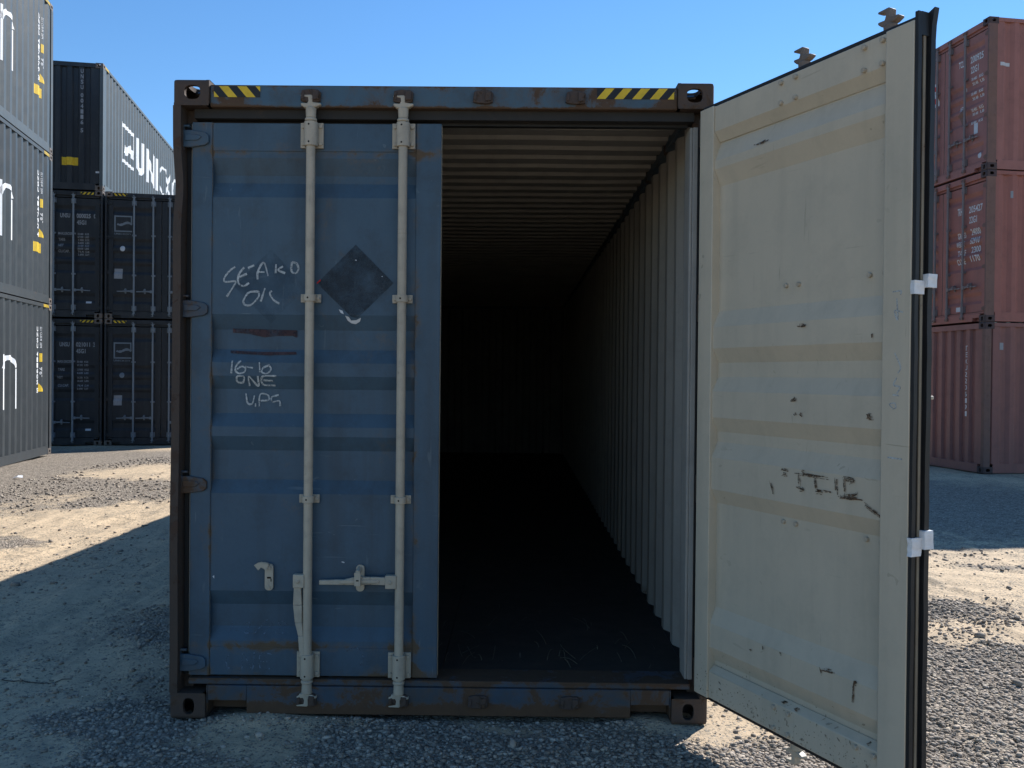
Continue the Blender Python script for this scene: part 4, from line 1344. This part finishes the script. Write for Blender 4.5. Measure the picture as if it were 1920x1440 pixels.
def ground_mat():
    mt = bpy.data.materials.new('sand_and_gravel')
    mt.use_nodes = True
    nt = mt.node_tree
    b = nt.nodes['Principled BSDF']
    tc = nn(nt, 'ShaderNodeTexCoord').outputs['Object']
    a = nn(nt, 'ShaderNodeAttribute', attribute_name='gravel').outputs['Fac']
    # sand
    s1 = noise(nt, tc, 1.3, 6, .6, .3)
    sand = mixc(nt, ramp(nt, s1, .35, .65), (.64, .485, .315), (.535, .41, .275))
    s2 = noise(nt, tc, 14, 8, .7)
    sand = mixc(nt, math_node(nt, 'MULTIPLY', ramp(nt, s2, .50, .68), .60), sand, (.27, .225, .165))
    sl = noise(nt, mapping(nt, tc, (0, 0, 0), (7, 1.6, 1)), 1.0, 7, .65, .6)     # drag marks of wheels
    sand = mixc(nt, math_node(nt, 'MULTIPLY', ramp(nt, sl, .54, .66), .50), sand, (.30, .25, .185))
    s3 = noise(nt, tc, 90, 4, .7)
    sand = mixc(nt, ramp(nt, s3, .58, .68), sand, (.20, .175, .14))
    grit = nn(nt, 'ShaderNodeTexVoronoi', feature='F1')
    grit.inputs['Scale'].default_value = 26
    nt.links.new(tc, grit.inputs['Vector'])
    gs = nn(nt, 'ShaderNodeSeparateColor')
    nt.links.new(grit.outputs['Color'], gs.inputs[0])
    gm = math_node(nt, 'MULTIPLY', ramp(nt, grit.outputs['Distance'], .30, .22), ramp(nt, gs.outputs[0], .80, .86))
    gm = math_node(nt, 'MULTIPLY', gm, ramp(nt, noise(nt, tc, 1.9, 4, .6), .34, .55))
    # fine grit pressed into the sand, thicker along the wheel lanes
    gf = nn(nt, 'ShaderNodeTexVoronoi', feature='F1')
    gf.inputs['Scale'].default_value = 75
    nt.links.new(tc, gf.inputs['Vector'])
    gfs = nn(nt, 'ShaderNodeSeparateColor')
    nt.links.new(gf.outputs['Color'], gfs.inputs[0])
    dens = math_node(nt, 'ADD', ramp(nt, noise(nt, mapping(nt, tc, (4, 7, 0), (2.6, .9, 1)), 1.0, 7, .7, .8), .38, .68), math_node(nt, 'MULTIPLY', a, 1.1))
    gmf = math_node(nt, 'MULTIPLY', ramp(nt, gf.outputs['Distance'], .50, .36), ramp(nt, math_node(nt, 'SUBTRACT', math_node(nt, 'MULTIPLY', dens, .62), gfs.outputs[0]), -.08, .08))
    sand = mixc(nt, gmf, sand, mixc(nt, gfs.outputs[1], (.13, .12, .105), (.40, .36, .30)))
    sand = mixc(nt, gm, sand, mixc(nt, gs.outputs[1], (.10, .095, .085), (.28, .26, .22)))
    # gravel: broken stones as cells
    vo = nn(nt, 'ShaderNodeTexVoronoi', feature='F1')
    vo.inputs['Scale'].default_value = 42
    nt.links.new(tc, vo.inputs['Vector'])
    v2 = nn(nt, 'ShaderNodeTexVoronoi', feature='DISTANCE_TO_EDGE')
    v2.inputs['Scale'].default_value = 42
    nt.links.new(tc, v2.inputs['Vector'])
    sp = nn(nt, 'ShaderNodeSeparateColor')
    nt.links.new(vo.outputs['Color'], sp.inputs[0])
    gr = mixc(nt, sp.outputs[0], (.18, .147, .114), (.53, .44, .35))
    gr = mixc(nt, ramp(nt, sp.outputs[1], .80, .95), gr, (.40, .35, .27))
    gr = mixc(nt, ramp(nt, v2.outputs['Distance'], .10, .0), gr, (.17, .15, .125))
    # sand showing between stones
    brk = noise(nt, tc, 22, 6, .7)
    mask = ramp(nt, math_node(nt, 'ADD', a, math_node(nt, 'MULTIPLY', math_node(nt, 'SUBTRACT', brk, .5), 1.9)), .28, .80)
    c = mixc(nt, mask, sand, gr)
    nt.links.new(c, b.inputs['Base Color'])
    b.inputs['Roughness'].default_value = .9
    b.inputs['Specular IOR Level'].default_value = .15
    hs = math_node(nt, 'ADD', math_node(nt, 'MULTIPLY', s2, .7), math_node(nt, 'MULTIPLY', s3, .3))
    hs = math_node(nt, 'ADD', hs, math_node(nt, 'MULTIPLY', sl, .5))
    hs = math_node(nt, 'ADD', hs, math_node(nt, 'MULTIPLY', math_node(nt, 'MAXIMUM', gmf, gm), .55))
    hg = math_node(nt, 'ADD', math_node(nt, 'MULTIPLY', ramp(nt, v2.outputs['Distance'], .0, .35), .9), math_node(nt, 'MULTIPLY', sp.outputs[2], .8))
    hmix = nn(nt, 'ShaderNodeMix', data_type='FLOAT')
    nt.links.new(mask, hmix.inputs[0]); nt.links.new(hs, hmix.inputs[2]); nt.links.new(hg, hmix.inputs[3])
    bp = nn(nt, 'ShaderNodeBump')
    bp.inputs['Strength'].default_value = 1.0
    bp.inputs['Distance'].default_value = .013
    nt.links.new(hmix.outputs[0], bp.inputs['Height'])
    nt.links.new(bp.outputs[0], b.inputs['Normal'])
    return mt
gme.materials.append(ground_mat())

# ------------------------------------------------------------------ loose stones
def stone_mat():
    mt = bpy.data.materials.new('crushed_stone')
    mt.use_nodes = True
    nt = mt.node_tree
    b = nt.nodes['Principled BSDF']
    t = nn(nt, 'ShaderNodeAttribute', attribute_name='tone').outputs['Fac']
    c = mixc(nt, t, (.142, .119, .096), (.62, .525, .42))
    c = mixc(nt, ramp(nt, t, .93, .97), c, (.40, .34, .25))
    tc = nn(nt, 'ShaderNodeTexCoord').outputs['Object']
    n = noise(nt, tc, 160, 3, .6)
    c = mixc(nt, .35, c, mixc(nt, n, (.13, .105, .082), (.52, .43, .34)))
    nt.links.new(c, b.inputs['Base Color'])
    b.inputs['Roughness'].default_value = .85
    b.inputs['Specular IOR Level'].default_value = .25
    return mt

bm = bmesh.new()
bmesh.ops.create_icosphere(bm, subdivisions=1, radius=1)
ico = np.array([v.co[:] for v in bm.verts]); icf = np.array([[v.index for v in f.verts] for f in bm.faces])
bm.free()
variants = [ico*(1+.28*(nrs.rand(len(ico), 1)-.5)*2) for _ in range(12)]

def scatter(x0, x1, y0, y1, dens, smin, smax, sandy=.03):
    n = int((x1-x0)*(y1-y0)*dens)
    x = nrs.uniform(x0, x1, n); y = nrs.uniform(y0, y1, n)
    g = gravel_mask(x, y)
    keep = nrs.rand(n) < np.clip(g**1.15*.92+sandy*4*sstep(.45, .75, fbm(x*2.3, y*2.3, 71, 3))+sandy*.3, 0, 1)
    keep &= ~((np.abs(x) < 1.2) & (y > .02))
    x = x[keep]; y = y[keep]
    s = smin*.8+(smax*1.25-smin*.8)*nrs.rand(len(x))**3.0
    return np.stack([x, y, s], 1)

S = np.concatenate([
    scatter(-2.5, 2.3, -.95, .3, 6800, .0035, .0115, .07),
    scatter(1.2, 4.2, -.95, 2.4, 4600, .004, .0125, .08),
    scatter(-3.8, -1.2, .3, 4.5, 1800, .0045, .013, .05),
    scatter(2.2, 5.0, 2.2, 4.3, 600, .007, .015, .07),
    scatter(-6.8, -2.4, 4.5, 13.0, 220, .010, .022, .03),
    scatter(-2.6, 2.6, -.95, .5, 14, .014, .028, .3),
    scatter(1.4, 4.5, -.9, 4.0, 8, .016, .034, .3),
    scatter(-4.0, -1.3, .2, 6.0, 6, .014, .030, .3)])
ns = len(S)
var = nrs.randint(0, 12, ns)
base = np.array(variants)[var]                             # ns,12,3
sc3 = S[:, 2][:, None, None]*np.stack([.8+.6*nrs.rand(ns), .6+.5*nrs.rand(ns), .40+.35*nrs.rand(ns)], -1)[:, None, :]
base = base*sc3
an = nrs.rand(ns)*2*PI
ca, sa = np.cos(an)[:, None], np.sin(an)[:, None]
tl = (nrs.rand(ns)-.5)[:, None]*.9
bx, by, bz = base[..., 0], base[..., 1], base[..., 2]
by, bz = by*np.cos(tl)-bz*np.sin(tl), by*np.sin(tl)+bz*np.cos(tl)
hz0 = ground_h(S[:, 0], S[:, 1])
P3 = np.stack([bx*ca-by*sa+S[:, 0:1], bx*sa+by*ca+S[:, 1:2], bz+hz0[:, None]+S[:, 2:3]*.22], -1).reshape(-1, 3)
F3 = (icf[None]+(np.arange(ns)*12)[:, None, None]).reshape(-1, 3)
sme = np_mesh('gravel', P3, F3, 3)
tone = np.repeat(np.clip(nrs.beta(1.1, 2.4, ns)+(nrs.rand(ns) > .95)*.6, 0, 1), 12)
ta = sme.attributes.new('tone', 'FLOAT', 'POINT')
ta.data.foreach_set('value', tone.astype(np.float32))
sme.materials.append(stone_mat())
gravel = bpy.data.objects.new('gravel', sme)
col.objects.link(gravel)
tag(gravel, 'loose grey crushed stone scattered over the sand', 'gravel', kind='stuff')
print('stones', ns, 'ground', len(co))

# ------------------------------------------------------------------ litter
def wire():
    pts = [(-2.42, .66), (-2.36, .55), (-2.26, .49), (-2.14, .46), (-2.02, .455), (-1.90, .465)]
    ln = smooth_line(pts, 8)
    mb = MB()
    P = [Vector((a, b, float(ground_h(np.array([a]), np.array([b]))[0])+.004)) for a, b in ln]
    for a, b in zip(P, P[1:]): mb.cyl(a, b, .0022, n=6)
    o = mb.build('wire', 'dark_gap', None)
    tag(o, 'thin dark wire lying curved on the shaded sand at the left edge', 'wire')
wire()
def scrap(x, y, s, label):
    mb = MB()
    z = float(ground_h(np.array([x]), np.array([y]))[0])
    pts = [(x-s, y-s*.6, z+.01), (x+s*.2, y-s*.8, z+.03), (x+s, y-s*.1, z+.015), (x+s*.6, y+s*.7, z+.045), (x-s*.5, y+s*.6, z+.02), (x, y, z+.05)]
    mb.add(pts, [(0, 1, 5), (1, 2, 5), (2, 3, 5), (3, 4, 5), (4, 0, 5)])
    o = mb.build('paper_scrap', 'tape', None, smooth=False)
    md = o.modifiers.new('solid', 'SOLIDIFY'); md.thickness = .003
    tag(o, label, 'litter')
scrap(-7.05, 8.98, .07, 'small crumpled white scrap on the gravel beside the left-edge stack')

def stalks():
    r3 = random.Random(21)
    v = []; f = []
    for i in range(34):
        x = r3.uniform(-.1, 1.0); y = .24+abs(r3.gauss(0, .42))
        if y > 1.6: continue
        a = r3.gauss(1.45, .35); ln = r3.uniform(.05, .26); bend = r3.gauss(0, .22)
        p = Vector((x, y)); n = 7
        z = .1712
        for k in range(n+1):
            d = Vector((math.cos(a+bend*k/n), math.sin(a+bend*k/n)))
            w = Vector((-d.y, d.x))*r3.uniform(.0010, .0024)
            zz_ = z+.012*math.sin(PI*k/n)*((i % 3)/2)
            v += [(p.x+w.x, p.y+w.y, zz_), (p.x-w.x, p.y-w.y, zz_+.0008)]
            if k:
                b = len(v)
                f.append((b-4, b-3, b-1, b-2))
            p = p+d*(ln/n)
    mb = MB(); mb.add(v, f)
    o = mb.build('dry_stalks', 'straw', None, smooth=False, fix=False)
    md = o.modifiers.new('solid', 'SOLIDIFY'); md.thickness = .0012
    tag(o, 'dry pale stalks strewn on the dark container floor behind the sill', 'straw', kind='stuff')
M['straw'] = plain('dry_straw', (.15, .13, .09), .8, .4, 30)
stalks()
